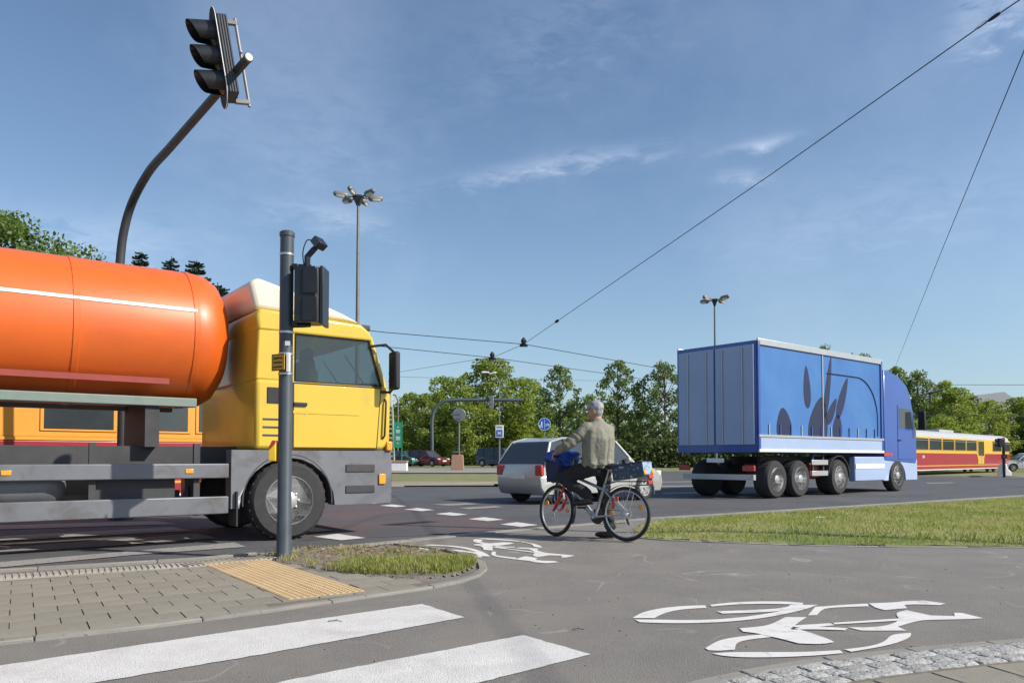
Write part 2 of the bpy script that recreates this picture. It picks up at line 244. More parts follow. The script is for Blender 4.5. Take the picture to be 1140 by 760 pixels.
# ------------------------------------------------------------------ mesh builder
class MB:
    def __init__(s): s.v = []; s.f = []
    def add(s, vs, fs):
        o = len(s.v); s.v += [tuple(v) for v in vs]; s.f += [tuple(i+o for i in f) for f in fs]; return s
    def box(s, c, d, R=None, taper=1.0):
        x, y, z = (k/2 for k in d); vs = []
        for dz in (-z, z):
            k = taper if dz > 0 else 1
            for a, b in ((-x, -y), (x, -y), (x, y), (-x, y)): vs.append(Vector((a*k, b*k, dz)))
        if R is not None: vs = [R @ v for v in vs]
        vs = [v+Vector(c) for v in vs]
        return s.add(vs, [(3, 2, 1, 0), (4, 5, 6, 7), (0, 1, 5, 4), (1, 2, 6, 5), (2, 3, 7, 6), (3, 0, 4, 7)])
    def tube(s, pts, r, n=10, ref=None, caps=True):
        pts = [Vector(p) for p in pts]
        if not isinstance(r, (list, tuple)): r = [r]*len(pts)
        o = len(s.v); m = len(pts); prev = None
        for i, p in enumerate(pts):
            t = (pts[min(i+1, m-1)]-pts[max(i-1, 0)]).normalized()
            if ref is not None: a = Vector(ref)
            elif prev is not None: a = prev
            else: a = Vector((0, 0, 1)) if abs(t.z) < .9 else Vector((1, 0, 0))
            u = (a-t*a.dot(t))
            if u.length < 1e-5: u = t.orthogonal()
            u.normalize(); w = t.cross(u); prev = u
            ru, rw = (r[i] if isinstance(r[i], (list, tuple)) else (r[i], r[i]))
            for k in range(n):
                an = 2*PI*k/n; s.v.append(tuple(p+u*(ru*math.cos(an))+w*(rw*math.sin(an))))
        for i in range(m-1):
            for k in range(n):
                a = o+i*n+k; b = o+i*n+(k+1) % n; s.f.append((a, b, b+n, a+n))
        if caps: s.f.append(tuple(o+k for k in reversed(range(n)))); s.f.append(tuple(o+(m-1)*n+k for k in range(n)))
        return s
    def cap(s, p0, p1, r0, r1=None, n=10, ref=None, k=3):   # rounded chain between two points
        r1 = r0 if r1 is None else r1; p0 = Vector(p0); p1 = Vector(p1)
        g = lambda r, f: (r[0]*f, r[1]*f) if isinstance(r, tuple) else r*f
        mr = lambda r: max(r) if isinstance(r, tuple) else r
        d = (p1-p0).normalized(); pts = []; rs = []
        for i in range(k+1): a = PI/2*(1-i/k); pts.append(p0-d*mr(r0)*math.sin(a)); rs.append(g(r0, max(.06, math.cos(a))))
        for i in range(k+1): a = PI/2*i/k; pts.append(p1+d*mr(r1)*math.sin(a)); rs.append(g(r1, max(.06, math.cos(a))))
        return s.tube(pts, rs, n, ref)
    def lathe(s, c, prof, axis='z', n=20, R=None):
        o = len(s.v); c = Vector(c)
        for r, h in prof:
            for k in range(n):
                a = 2*PI*k/n; q = {'z': (r*math.cos(a), r*math.sin(a), h), 'y': (r*math.cos(a), h, r*math.sin(a)), 'x': (h, r*math.cos(a), r*math.sin(a))}[axis]
                q = Vector(q)
                if R is not None: q = R @ q
                s.v.append(tuple(c+q))
        for i in range(len(prof)-1):
            for k in range(n): a = o+i*n+k; b = o+i*n+(k+1) % n; s.f.append((a, b, b+n, a+n))
        s.f.append(tuple(o+k for k in range(n))); s.f.append(tuple(o+(len(prof)-1)*n+k for k in range(n)))
        return s
    def torus(s, c, R, r, axis='y', n=36, m=8, rot=None, arc=(0, 2*PI)):
        full = abs(arc[1]-arc[0]-2*PI) < 1e-6; pts = []
        for k in range(n+(0 if full else 1)):
            a = arc[0]+(arc[1]-arc[0])*k/n
            q = Vector({'y': (R*math.cos(a), 0, R*math.sin(a)), 'z': (R*math.cos(a), R*math.sin(a), 0), 'x': (0, R*math.cos(a), R*math.sin(a))}[axis])
            ax = Vector({'y': (0, 1, 0), 'z': (0, 0, 1), 'x': (1, 0, 0)}[axis]); pts.append((q, q.normalized(), ax))
        rr = r if isinstance(r, tuple) else (r, r); o = len(s.v)
        for q, u, ax in pts:
            for j in range(m):
                b = 2*PI*j/m; p = q+u*(rr[0]*math.cos(b))+ax*(rr[1]*math.sin(b))
                if rot is not None: p = rot @ p
                s.v.append(tuple(Vector(c)+p))
        K = len(pts)
        for k in range(K if full else K-1):
            for j in range(m): a = o+k*m+j; b = o+k*m+(j+1) % m; c2 = o+((k+1) % K)*m+(j+1) % m; d = o+((k+1) % K)*m+j; s.f.append((a, b, c2, d))
        return s
    def prism(s, poly, z0, z1, M3=None):      # poly in xy, extruded z0..z1; M3 maps local vectors
        n = len(poly); vs = [Vector((p[0], p[1], z0)) for p in poly]+[Vector((p[0], p[1], z1)) for p in poly]
        if M3 is not None: vs = [M3 @ v for v in vs]
        o = len(s.v); s.v += [tuple(v) for v in vs]
        for t in tessellate_polygon([[Vector((p[0], p[1], 0)) for p in poly]]):
            s.f.append(tuple(o+i for i in t)); s.f.append(tuple(o+n+i for i in reversed(t)))
        for i in range(n): j = (i+1) % n; s.f.append((o+i, o+j, o+n+j, o+n+i))
        return s
    def mesh(s, name, m, smooth=False):
        me = bpy.data.meshes.new(name); me.from_pydata(s.v, [], s.f)
        ms = m if isinstance(m, (list, tuple)) else [m]
        for q in ms: me.materials.append(M[q] if isinstance(q, str) else q)
        bm = bmesh.new(); bm.from_mesh(me); bmesh.ops.recalc_face_normals(bm, faces=bm.faces); bm.to_mesh(me); bm.free()
        if smooth:
            me.polygons.foreach_set('use_smooth', [True]*len(me.polygons))
            try: me.set_sharp_from_angle(angle=math.radians(smooth if smooth is not True else 40))
            except Exception: pass
        return me
    def build(s, name, m, parent=None, smooth=False, bevel=0, seg=2):
        o = bpy.data.objects.new(name, s.mesh(name, m, smooth or bool(bevel))); COL.objects.link(o)
        if parent: o.parent = parent
        if bevel:
            b = o.modifiers.new('bevel', 'BEVEL'); b.width = bevel; b.segments = seg; b.limit_method = 'ANGLE'; b.angle_limit = math.radians(35)
        return o
def tag(o, label=None, cat=None, group=None, kind=None):
    if label: o['label'] = label
    if cat: o['category'] = cat
    if group: o['group'] = group
    if kind: o['kind'] = kind
    return o
def thing(name, label, cat, loc=(0, 0, 0), rz=0, group=None):
    o = bpy.data.objects.new(name, None); COL.objects.link(o); o.location = loc; o.rotation_euler = (0, 0, rz); o.empty_display_size = .2
    return tag(o, label, cat, group)
def tree_copy(o, parent=None):
    c = o.copy(); COL.objects.link(c)
    if parent is not None: c.parent = parent
    for ch in list(o.children): tree_copy(ch, c)
    return c
def dup(o, loc, rz, label, sc=1, group=None):
    c = tree_copy(o); c.location = loc; c.rotation_euler = (0, 0, rz); c.scale = (sc, sc, sc) if not isinstance(sc, tuple) else sc; c['label'] = label
    if group: c['group'] = group
    return c
def sheet(name, pts, z, m, parent=None, kind='structure', jag=0, step=.12, zf=None):
    pts = [Vector((p[0], p[1])) for p in pts]; q = []
    if jag:
        for a, b in zip(pts, pts[1:]+pts[:1]):
            k = max(1, int((b-a).length/step))
            for i in range(k):
                p = a.lerp(b, i/k); q.append(p+Vector((random.uniform(-jag, jag), random.uniform(-jag, jag))) if i else p)
    else: q = pts
    if zf is None: zz = [z]*len(q)
    else: zz = [zf(p.x, p.y)+z for p in q]
    me = bpy.data.meshes.new(name); tr = tessellate_polygon([[Vector((p.x, p.y, 0)) for p in q]])
    me.from_pydata([(p.x, p.y, h) for p, h in zip(q, zz)], [], [tuple(t) for t in tr]); me.materials.append(M[m])
    bm = bmesh.new(); bm.from_mesh(me); bmesh.ops.recalc_face_normals(bm, faces=bm.faces)
    for f in bm.faces:
        if f.normal.z < 0: f.normal_flip()
    bm.to_mesh(me); bm.free()
    o = bpy.data.objects.new(name, me); COL.objects.link(o)
    if parent: o.parent = parent
    elif kind: o['kind'] = kind
    return o
def bez(pts, n=8):                      # catmull-rom through 2D/3D points
    P_ = [Vector(p) for p in pts]; P_ = [P_[0]]+P_+[P_[-1]]; out = []
    for i in range(1, len(P_)-2):
        for k in range(n):
            t = k/n; a, b, c, d = P_[i-1], P_[i], P_[i+1], P_[i+2]
            out.append(.5*((2*b)+(c-a)*t+(2*a-5*b+4*c-d)*t*t+(3*b-a-3*c+d)*t**3))
    out.append(P_[-2]); return out
def inside(poly, x, y):
    c = False; n = len(poly)
    for i in range(n):
        x1, y1 = poly[i][0], poly[i][1]; x2, y2 = poly[(i+1) % n][0], poly[(i+1) % n][1]
        if (y1 > y) != (y2 > y) and x < (x2-x1)*(y-y1)/(y2-y1)+x1: c = not c
    return c
# ================================================================== GROUND AND ROAD
xs = sorted(set([-3000, -1500, -800, -400, -250, -160, -110, -80]+list(range(-60, 62, 2))+[80, 110, 160, 250, 400, 800, 1500, 3000]))
ys = sorted(set([-600, -200, -60, -20, 0, 10]+list(range(16, 90, 2))+[100, 120, 150, 200, 300, 500, 900, 1700, 4000]))
g = MB(); nx = len(xs)
for y in ys:
    for x in xs: g.v.append((x, y, hgt(x, y)-.05))
for j in range(len(ys)-1):
    for i in range(nx-1): a = j*nx+i; g.f.append((a, a+1, a+1+nx, a+nx))
tag(g.build('ground', 'grass_far'), kind='structure')
EDGE_PX = [(0, 639), (216, 626), (290, 618), (440, 603.5), (560, 591.5), (720, 577.5), (900, 566.5), (1140, 551.5)]
edge_pts = [Vector((-25, -4.5)), Vector((-12, 2.6))]+[G(*p).xy for p in EDGE_PX]+[Vector((35, 36.5)), Vector((80, 68))]
road_poly = [Vector((-90, -60)), Vector((-90, 22.5))]+[Vector((-60, 24)), Vector((-5.5, 28)), Vector((1.2, 33.7)), Vector((5, 55)), Vector((13, 62)), Vector((22, 60)), Vector((21.2, 42.4)), Vector((28, 42.2)), Vector((60, 62)), Vector((110, 96)), Vector((125, 80)), Vector((60, -60))]
sheet('road', road_poly, 0.0, 'asphalt_road')
path_poly = [p for p in edge_pts]+[Vector((90, 40)), Vector((30, -30)), Vector((-30, -30))]
sheet('cycle_path', path_poly, 0.004, 'asphalt_path')
# flush kerb between road and path, one stone about a metre long each
def kerb_run(name, pts, w, z0, z1, length=1.0, lo=-50, hi=50, parent=None, m='kerb'):
    root = parent or tag(thing(name, None, None), kind='structure')
    pts = [Vector((p[0], p[1])) for p in pts]; d = [0]
    for a, b in zip(pts, pts[1:]): d.append(d[-1]+(b-a).length)
    def at(s):
        s = max(0, min(d[-1], s))
        for i in range(len(d)-1):
            if s <= d[i+1]+1e-9:
                t = (s-d[i])/max(1e-9, d[i+1]-d[i]); return pts[i].lerp(pts[i+1], t), i
        return pts[-1], len(pts)-2
    def nrm(i0):
        a = pts[max(0, i0)]; b = pts[min(len(pts)-1, i0+1)]; t = (b-a).normalized(); return Vector((-t.y, t.x))
    s = 0
    while s < d[-1]-.05:
        e = min(d[-1], s+length-.008); ks = [s]+[x for x in d if s+.01 < x < e-.01]+[e]
        L = []; R_ = []
        for k in ks:
            p, i = at(k); n = (nrm(i)+nrm(i-1 if abs(k-d[i]) < .02 and i else i)).normalized(); L.append(p+n*w/2); R_.append(p-n*w/2)
        MB().prism([tuple(v) for v in L+R_[::-1]], z0, z1+random.uniform(-.002, .002)).build('kerb_stone', m, root, bevel=.006, seg=1)
        s += length
    return root
kerb_run('road_kerb', [G(*p).xy for p in [(290, 618), (365, 611), (440, 603.5), (500, 597.5), (560, 591.5), (640, 585), (720, 577.5), (900, 566.5), (1140, 551.5)]]+[Vector((22, 27.3))], .16, -.1, .018)
# worn red bicycle crossing surface
sheet('crossing_surface', [G(*p).xy for p in [(330, 602), (395, 599), (470, 596), (600, 586), (556, 577), (470, 564), (405, 557), (300, 563), (240, 566), (280, 578)]], 0.004, 'asphalt_red')
# ---- paint
def paint(name, pts, m='paint', z=.008, jag=.004, lab=None, step=.1): return sheet(name, [G(*p).xy for p in pts], z, m, jag=jag, step=step)
zebra = tag(thing('zebra_crossing', None, None), kind='structure')
def stripe(pts, m, jag=.006, z=.0085):
    o = sheet('stripe', [G(*p).xy for p in pts], z, m, parent=zebra, jag=jag, step=.05)
    return o
stripe([(-120, 761), (0, 742), (250, 705), (470, 673), (517, 688), (300, 728), (60, 769), (-60, 790)], 'paint')
stripe([(250, 775), (318, 759), (440, 735), (583, 708), (658, 729.5), (537, 760), (430, 787), (330, 812)], 'paint')
stripe([(-300, 660), (0, 626), (150, 613.5), (261, 604), (274, 609), (150, 618), (0, 632), (-300, 668)], 'paint_worn')
stripe([(-300, 632), (0, 610), (218, 594), (243, 599), (0, 616.5), (-300, 641)], 'paint_worn')
stripe([(-300, 610), (0, 597), (191, 587), (215, 591), (0, 602.5), (-300, 618)], 'paint_worn')
stripe([(-300, 592), (0, 585), (172, 580), (196, 583.5), (0, 589.5), (-300, 598)], 'paint_worn')
stripe([(-300, 578), (0, 575), (159, 572), (178, 575), (0, 578.5), (-300, 583)], 'paint_worn')
sq = tag(thing('crossing_blocks', None, None), kind='structure')
for i, (x, y, w, h) in enumerate([(378, 598, 29, 3.6), (345, 589.5, 26, 3.0), (248, 565.6, 17, 2), (228, 561.5, 15, 1.8), (318, 582, 24, 2.8), (578, 584, 21, 2.6), (541, 578, 20, 2.2), (503, 572.3, 18, 1.9), (467, 567.3, 17, 1.8), (438, 563, 15, 1.5), (414, 559.4, 13, 1.3), (391, 556.2, 12, 1.1)]):
    sheet('block', [G(*p).xy for p in [(x-w, y-h*.1), (x+w*.0-2, y-h), (x+w, y+h*.25), (x-w*.0+2, y+h)]], .0085, 'paint' if i not in (2, 3, 4) else 'paint_worn', parent=sq, jag=.01, step=.1)
lane = tag(thing('lane_markings', None, None), kind='structure')
for pts in [[(480, 561.6), (520, 560), (534, 561.2), (500, 563)], [(510, 565.4), (552, 563.2), (560, 564.6), (522, 567)], [(735, 548.5), (800, 546.8), (806, 548.2), (742, 550.3)],
            [(720, 541), (786, 540.2), (790, 541.3), (722, 542.3)], [(1030, 537.2), (1060, 536.8), (1062, 537.6), (1034, 538.2)], [(735, 536), (770, 535.5), (772, 536.3), (738, 536.9)]]:
    sheet('lane_line', [G(*p).xy for p in pts], .0085, 'paint_worn', parent=lane, jag=.01, step=.3)
# ---- bicycle stencils (one shape, traced from the near one, laid down twice)
B = lambda x, y: (690+x/2.714, 655+y/2.714)
sym = [
 [(38, 92), (65, 75), (120, 62), (190, 55), (258, 53), (262, 61), (200, 64), (150, 72), (118, 84), (105, 92)],
 [(272, 52), (340, 44), (430, 41), (510, 42), (555, 46), (552, 52), (480, 49), (400, 49), (330, 52), (278, 57)],
 [(45, 97), (110, 97), (200, 99), (290, 97), (370, 90), (440, 80), (500, 68), (515, 52), (600, 52), (560, 66), (500, 80), (430, 93), (340, 103), (240, 108), (130, 108), (60, 105)],
 [(292, 72), (400, 68), (480, 64), (515, 56), (512, 66), (470, 73), (390, 77), (310, 79)],
 [(362, 124), (450, 117), (500, 90), (565, 90), (540, 106), (520, 122), (560, 132), (630, 156), (648, 166), (610, 173), (540, 170), (480, 154), (450, 148), (420, 140), (372, 134)],
 [(568, 84), (590, 58), (700, 50), (750, 48), (752, 56), (640, 60), (610, 66), (596, 83)],
 [(752, 47), (830, 45), (860, 40), (920, 39), (985, 48), (965, 53), (900, 50), (860, 52), (868, 62), (800, 68), (770, 60)],
 [(505, 116), (635, 108), (650, 114), (560, 124)],
 [(645, 107), (840, 94), (895, 92), (890, 98), (650, 112)],
 [(515, 124), (620, 119), (690, 124), (680, 130), (600, 127), (520, 128)],
 [(690, 120), (790, 120), (850, 100), (830, 76), (866, 68), (940, 84), (1012, 86), (1010, 76), (1032, 76), (1098, 92), (1070, 95), (940, 97), (900, 100), (840, 118), (866, 130), (730, 130)],
 [(258, 184), (300, 158), (380, 146), (430, 142), (460, 150), (390, 157), (350, 168), (348, 188), (300, 192), (268, 190)],
 [(280, 200), (340, 196), (450, 196), (560, 196), (665, 190), (675, 199), (600, 206), (480, 212), (360, 212), (300, 206)],
 [(678, 188), (750, 180), (800, 166), (820, 142), (880, 138), (880, 150), (840, 168), (780, 182), (700, 195)],
]
def soften(p, it=3):
    p = [Vector(q) for q in p]; sharp = [False]*len(p)
    for i in range(len(p)):
        a = (p[i]-p[i-1]); b = (p[(i+1) % len(p)]-p[i]); sharp[i] = a.length > 0 and b.length > 0 and abs(a.angle_signed(b, 0)) > math.radians(42)
    for _ in range(it):
        q = []; sh = []
        for i in range(len(p)):
            if sharp[i]: q.append(p[i]); sh.append(True)
            else: q += [p[i].lerp(p[i-1], .25), p[i].lerp(p[(i+1) % len(p)], .25)]; sh += [False, False]
        p, sharp = q, sh
    return p
near = tag(thing('bicycle_marking', None, None), kind='structure'); far = tag(thing('bicycle_marking', None, None), kind='structure')
A0 = G(*B(38, 95)).xy; A1 = G(*B(1098, 92)).xy; C0 = G(*B(470, 210)).xy
T0 = G(470, 607.5).xy; T1 = G(640, 619).xy; TC = G(556, 600.5).xy
# affine map near -> far through three points
def aff(p):
    u = A1-A0; v = C0-A0; q = p-A0; det = u.x*v.y-u.y*v.x; a = (q.x*v.y-q.y*v.x)/det; b = (u.x*q.y-u.y*q.x)/det
    return T0+(T1-T0)*a+(TC-T0)*b
for ki, poly in enumerate(sym):
    w = soften([G(*B(*p)).xy for p in poly])
    sheet('stencil_piece', w, .0085+.0005*(ki % 5), 'paint_mark', parent=near)
for ki, poly in enumerate(sym):
    w = soften([aff(G(*B(*p)).xy) for p in poly])
    sheet('stencil_piece', w, .0085+.0005*(ki % 5), 'paint_mark', parent=far)
# ================================================================== LEFT PAVEMENT
PAV_TOP = [(-260, 656), (0, 639), (120, 632), (216, 626), (290, 618)]
PAV_BOT = [(320, 677), (300, 680), (160, 698), (0, 716), (-260, 752)]
pav_poly = [G(*p).xy for p in PAV_TOP+[(345, 622), (400, 640), (470, 648), (505, 649), (470, 655), (417, 662.5)]+PAV_BOT]
pav = sheet('pavement', pav_poly, .0125, 'joint'); 
U = Vector((.84, .542)).normalized(); V = Vector((-U.y, U.x)); O = G(216, 640).xy
yel_poly = [G(*p).xy for p in [(222, 628.5), (288, 622), (417, 658.5), (323, 671.5)]]
soil_poly = [G(*p).xy for p in [(287, 620.5), (345, 613), (400, 610.5), (445, 610.5), (500, 616.5), (526, 624), (530, 631), (505, 642), (470, 645), (380, 639), (325, 630)]]
rib_poly = [G(*p).xy for p in [(-260, 660), (0, 640), (216, 627), (284, 621), (236, 628.5), (216, 633), (0, 650.5), (-260, 674)]]
paver_me = []
for k in range(4):
    mb = MB(); a, b = .268, .232; ix = .004
    pol = [(-a/2+.003, -b/2), (a/2-.003, -b/2), (a/2-.003, b/2), (-a/2+.003, b/2)]
    mb.prism(pol, -.02, 0); paver_me.append(mb.mesh('paver', 'paver'))
inner = [p for p in pav_poly]
cnt = 0
def shrink_ok(poly, c, pts): return all(inside(poly, p.x, p.y) for p in pts)
for j in range(-24, 26):
    for i in range(-34, 30):
        c = O+U*((i+.5*(j % 2))*.27)+V*(j*.234)
        cs = [c+U*sx*.13+V*sy*.115 for sx in (-1, 1) for sy in (-1, 1)]
        if not inside(pav_poly, c.x, c.y) or sum(inside(pav_poly, q.x, q.y) for q in cs) < 3: continue
        if all(inside(rib_poly, q.x, q.y) for q in cs) or all(inside(yel_poly, q.x, q.y) for q in cs) or inside(soil_poly, c.x, c.y) or sum(inside(soil_poly, q.x, q.y) for q in cs) > 1: continue
        px = 570+FPX*c.x/max(.5, c.y)
        if c.y < 3.2 or px < -45: continue
        o = bpy.data.objects.new('paver', paver_me[cnt % 4]); COL.objects.link(o); o.parent = pav
        o.location = (c.x, c.y, .0195+random.uniform(-.0015, .0015)); o.rotation_euler = (random.uniform(-.006, .006), random.uniform(-.006, .006), math.atan2(U.y, U.x)+random.uniform(-.008, .008)); cnt += 1
print('pavers', cnt)
# plain concrete border slabs along the bottom edge and kerb
kerb_run('pavement_kerb', [G(*p).xy for p in [(-200, 744), (0, 717.5), (160, 699.5), (300, 681), (417, 664), (470, 656.5), (510, 649), (530, 642), (538, 635), (536, 628), (520, 619), (490, 612), (440, 606.5)]], .075, -.12, .026, length=.9)
# yellow blister slabs
bl = MB(); s_ = .30; bl.prism([(-s_/2+.003, -s_/2+.003), (s_/2-.003, -s_/2+.003), (s_/2-.003, s_/2-.003), (-s_/2+.003, s_/2-.003)], -.03, 0)
for i in range(6):
    for j in range(6):
        bl.lathe(((i-2.5)*.05, (j-2.5)*.05, 0), [(.018, 0), (.011, .0075)], n=6)
blm = bl.mesh('blister_slab', 'tactile_yellow')
ya = G(222, 628.5).xy; yb = G(323, 671.5).xy; yd = (yb-ya).normalized(); ye = Vector((-yd.y, yd.x))
ang = math.atan2(yd.y, yd.x)
for i in range(-2, 14):
    for j in range(-1, 7):
        c = ya+yd*(i+.5)*.301+ye*(j+.5)*.301
        if not inside(yel_poly, c.x, c.y): continue
        o = bpy.data.objects.new('blister_slab', blm); COL.objects.link(o); o.parent = pav
        o.location = (c.x, c.y, .0235+random.uniform(-.001, .001)); o.rotation_euler = (0, 0, ang)
# pale ribbed strip along the kerb
rb = MB(); rb.prism([(-.148, -.15), (.148, -.15), (.148, .15), (-.148, .15)], -.03, 0)
for i in range(6): rb.box(((i-2.5)*.0495, 0, .004), (.031, .285, .011), taper=.8)
rbm = rb.mesh('ribbed_slab', 'tactile_white')
rl = [G(*p).xy for p in [(-260, 667), (0, 645.5), (60, 641), (120, 637), (216, 630.6), (290, 623.5)]]
dd = 0; acc = []
for a, b in zip(rl, rl[1:]):
    L_ = (b-a).length; 
    while dd < L_: acc.append((a.lerp(b, dd/L_), math.atan2((b-a).y, (b-a).x))); dd += .300
    dd -= L_
for c, an in acc:
    if c.y < 3.4: continue
    o = bpy.data.objects.new('ribbed_slab', rbm); COL.objects.link(o); o.parent = pav; o.location = (c.x, c.y, .0235); o.rotation_euler = (0, 0, an)
kerb_run('pavement_kerb', [G(*p).xy for p in [(-300, 662), (0, 636.8), (120, 629.8), (216, 623.8), (286, 617.5)]], .07, -.1, .03, length=1.0)
# planted patch: soil, litter, grass
sb = MB()
def soil_patch():
    xs_ = [p.x for p in soil_poly]; ys_ = [p.y for p in soil_poly]
    x0, x1, y0, y1 = min(xs_)-.1, max(xs_)+.1, min(ys_)-.1, max(ys_)+.1; n = 70; idx = {}
    for j in range(n+1):
        for i in range(n+1):
            x = lerp(x0, x1, i/n); y = lerp(y0, y1, j/n); cen = inside(soil_poly, x, y)
            z = .012+.03*mnoise.noise(Vector((x*2, y*2, 0)))+.018*mnoise.noise(Vector((x*9, y*9, 3)))+.008*mnoise.noise(Vector((x*30, y*30, 1)))+.012
            idx[i, j] = (len(sb.v), cen); sb.v.append((x, y, z if cen else .0))
    for j in range(n):
        for i in range(n):
            q = [idx[i, j], idx[i+1, j], idx[i+1, j+1], idx[i, j+1]]
            if sum(a[1] for a in q) >= 2: sb.f.append(tuple(a[0] for a in q))
soil_patch(); tag(sb.build('planting_soil', 'soil', smooth=True), kind='structure')
def blades(name, poly, n, h, w, mats, zf, keep=None, lab=None, lean=.5):
    poly = [Vector((p[0], p[1])) for p in poly]
    x0 = min(p.x for p in poly); x1 = max(p.x for p in poly); y0 = min(p.y for p in poly); y1 = max(p.y for p in poly)
    V_ = []; F_ = []; mi = []; k = 0; tries = 0
    while k < n and tries < n*8:
        tries += 1; x = random.uniform(x0, x1); y = random.uniform(y0, y1)
        if not inside(poly, x, y): continue
        pr = keep(x, y) if keep else 1
        if random.random() > pr: continue
        z = zf(x, y); hh = random.uniform(*h)*(.6+.4*pr); a = random.uniform(0, 2*PI); b = random.uniform(0, 2*PI); ww = w*random.uniform(.6, 1.3); l = hh*random.uniform(.1, lean)
        dx, dy = math.cos(a)*ww/2, math.sin(a)*ww/2; lx, ly = math.cos(b)*l, math.sin(b)*l
        o = len(V_); V_ += [(x-dx, y-dy, z-.01), (x+dx, y+dy, z-.01), (x+dx*.6+lx*.4, y+dy*.6+ly*.4, z+hh*.6), (x+lx, y+ly, z+hh)]
        F_ += [(o, o+1, o+2), (o, o+2, o+3)]; m_ = 1 if (mnoise.noise(Vector((x*1.3, y*1.3, 5)))+random.uniform(-.5, .5)) > .12 else 0; mi += [m_, m_]; k += 1
    me = bpy.data.meshes.new(name); me.from_pydata(V_, [], F_)
    for q in mats: me.materials.append(M[q])
    me.polygons.foreach_set('material_index', mi)
    o = bpy.data.objects.new(name, me); COL.objects.link(o); return tag(o, lab, None, None, 'stuff')
def soilz(x, y): return .03
gp1 = G(415, 634).xy; gp2 = G(520, 632).xy
def keep_soil(x, y):
    q = Vector((x, y)); t = max(0, min(1, (q-gp1).dot(gp2-gp1)/(gp2-gp1).length_squared)); d = (q-(gp1+(gp2-gp1)*t)).length
    n_ = mnoise.noise(Vector((x*3, y*3, 2))); return max(.0, 1.15-d/.42) + (.10 if n_ > .12 else .0) + .008
tag(blades('grass', soil_poly, 9000, (.03, .11), .007, ('blade', 'blade_dry'), soilz, keep_soil), 'bright green grass tufts growing at the front of the kerbed soil patch', 'grass')
lf = MB()
for k in range(420):
    for _ in range(20):
        x = random.uniform(soil_poly[0].x-.2, soil_poly[5].x+.6); y = random.uniform(6.2, 9.6)
        if inside(soil_poly, x, y) and random.random() < (.35+.65*(y > 7.9)): break
    else: continue
    s = random.uniform(.012, .035); R = Matrix.Rotation(random.uniform(0, 6.3), 3, 'Z') @ Matrix.Rotation(random.uniform(-.6, .6), 3, 'X')
    pts = [R @ Vector(q)*s for q in ((-1, 0, 0), (-.2, -.5, .2), (1, 0, 0), (-.1, .6, .25))]
    lf.add([p+Vector((x, y, .05)) for p in pts], [(0, 1, 2), (0, 2, 3)])
tag(lf.build('leaf_litter', 'dry_leaf'), 'dry brown leaves scattered on the bare soil patch', 'leaf litter', None, 'stuff')
# ================================================================== RIGHT GRASS VERGE
vb_top = [(722, 580), (800, 574.7), (900, 568.8), (1020, 561), (1140, 553.5)]
vb_bot = [(1140, 609.5), (1000, 608.5), (900, 607), (800, 603.5), (740, 601), (712, 599)]
verge_poly = [G(*p).xy for p in [(700, 590)]+vb_top]+[Vector((22, 27)), Vector((80, 66)), Vector((90, 30)), Vector((24, 8.3))]+[G(*p).xy for p in vb_bot]
def vz(x, y):
    return .02
vg = MB()
def verge_mesh():
    x0, x1, y0, y1 = 1.2, 26, 7.9, 28; nX, nY = 150, 130; idx = {}
    for j in range(nY+1):
        for i in range(nX+1):
            x = lerp(x0, x1, (i/nX)**1.3); y = lerp(y0, y1, (j/nY)**1.2); c = inside(verge_poly, x, y)
            idx[i, j] = (len(vg.v), c); vg.v.append((x, y, vzz(x, y) if c else -.01))
    for j in range(nY):
        for i in range(nX):
            q = [idx[i, j], idx[i+1, j], idx[i+1, j+1], idx[i, j+1]]
            if sum(a[1] for a in q) >= 3: vg.f.append(tuple(a[0] for a in q))
def dist_edge(poly, x, y):
    best = 9; q = Vector((x, y))
    for a, b in zip(poly, poly[1:]+poly[:1]):
        t = max(0, min(1, (q-a).dot(b-a)/(b-a).length_squared)); best = min(best, (q-(a+(b-a)*t)).length)
    return best
def vzz(x, y):
    return .012+.07*sst(dist_edge(verge_poly, x, y)/1.5)+.012*mnoise.noise(Vector((x*1.5, y*1.5, 0)))+.008*mnoise.noise(Vector((x*6, y*6, 0)))
verge_mesh(); tag(vg.build('grass_verge', 'grass_ground', smooth=True), kind='structure')
sheet('grass_verge', [Vector((21.5, 9.8)), Vector((21.5, 26.3)), Vector((80, 66)), Vector((90, 30)), Vector((40, 10))], .03, 'grass_ground')
vis_poly = [p for p in verge_poly if p.x < 23]
vis_poly = [G(*p).xy for p in [(700, 590)]+vb_top]+[Vector((18, 24)), Vector((15, 9.3))]+[G(*p).xy for p in vb_bot]
def kv(x, y): return max(.12, min(1, 1.35-(y-9)/15))*(.25+.75*sst((dist_edge(verge_poly, x, y)-.02)/.25))
tag(blades('grass', vis_poly, 85000, (.018, .06), .010, ('blade', 'blade_dry'), vzz, kv, lean=.9), 'short mixed green and yellow grass on the verge beside the cycle path', 'grass')
def kn(x, y): return max(0, 1-(y-9.2)/1.6)*(.5+mnoise.noise(Vector((x*2.2, y*2.2, 9)))*1.2)
tag(blades('tall_grass', vis_poly, 9000, (.05, .13), .010, ('blade', 'blade'), vzz, kn), 'taller green grass tufts along the near edge of the verge', 'grass')
kerb_run('path_kerb', [G(*p).xy for p in [(700, 598.2), (740, 601.6), (800, 604.2), (900, 607.6), (1000, 609.2), (1140, 610)]]+[Vector((24, 8.25))], .06, -.1, .016)
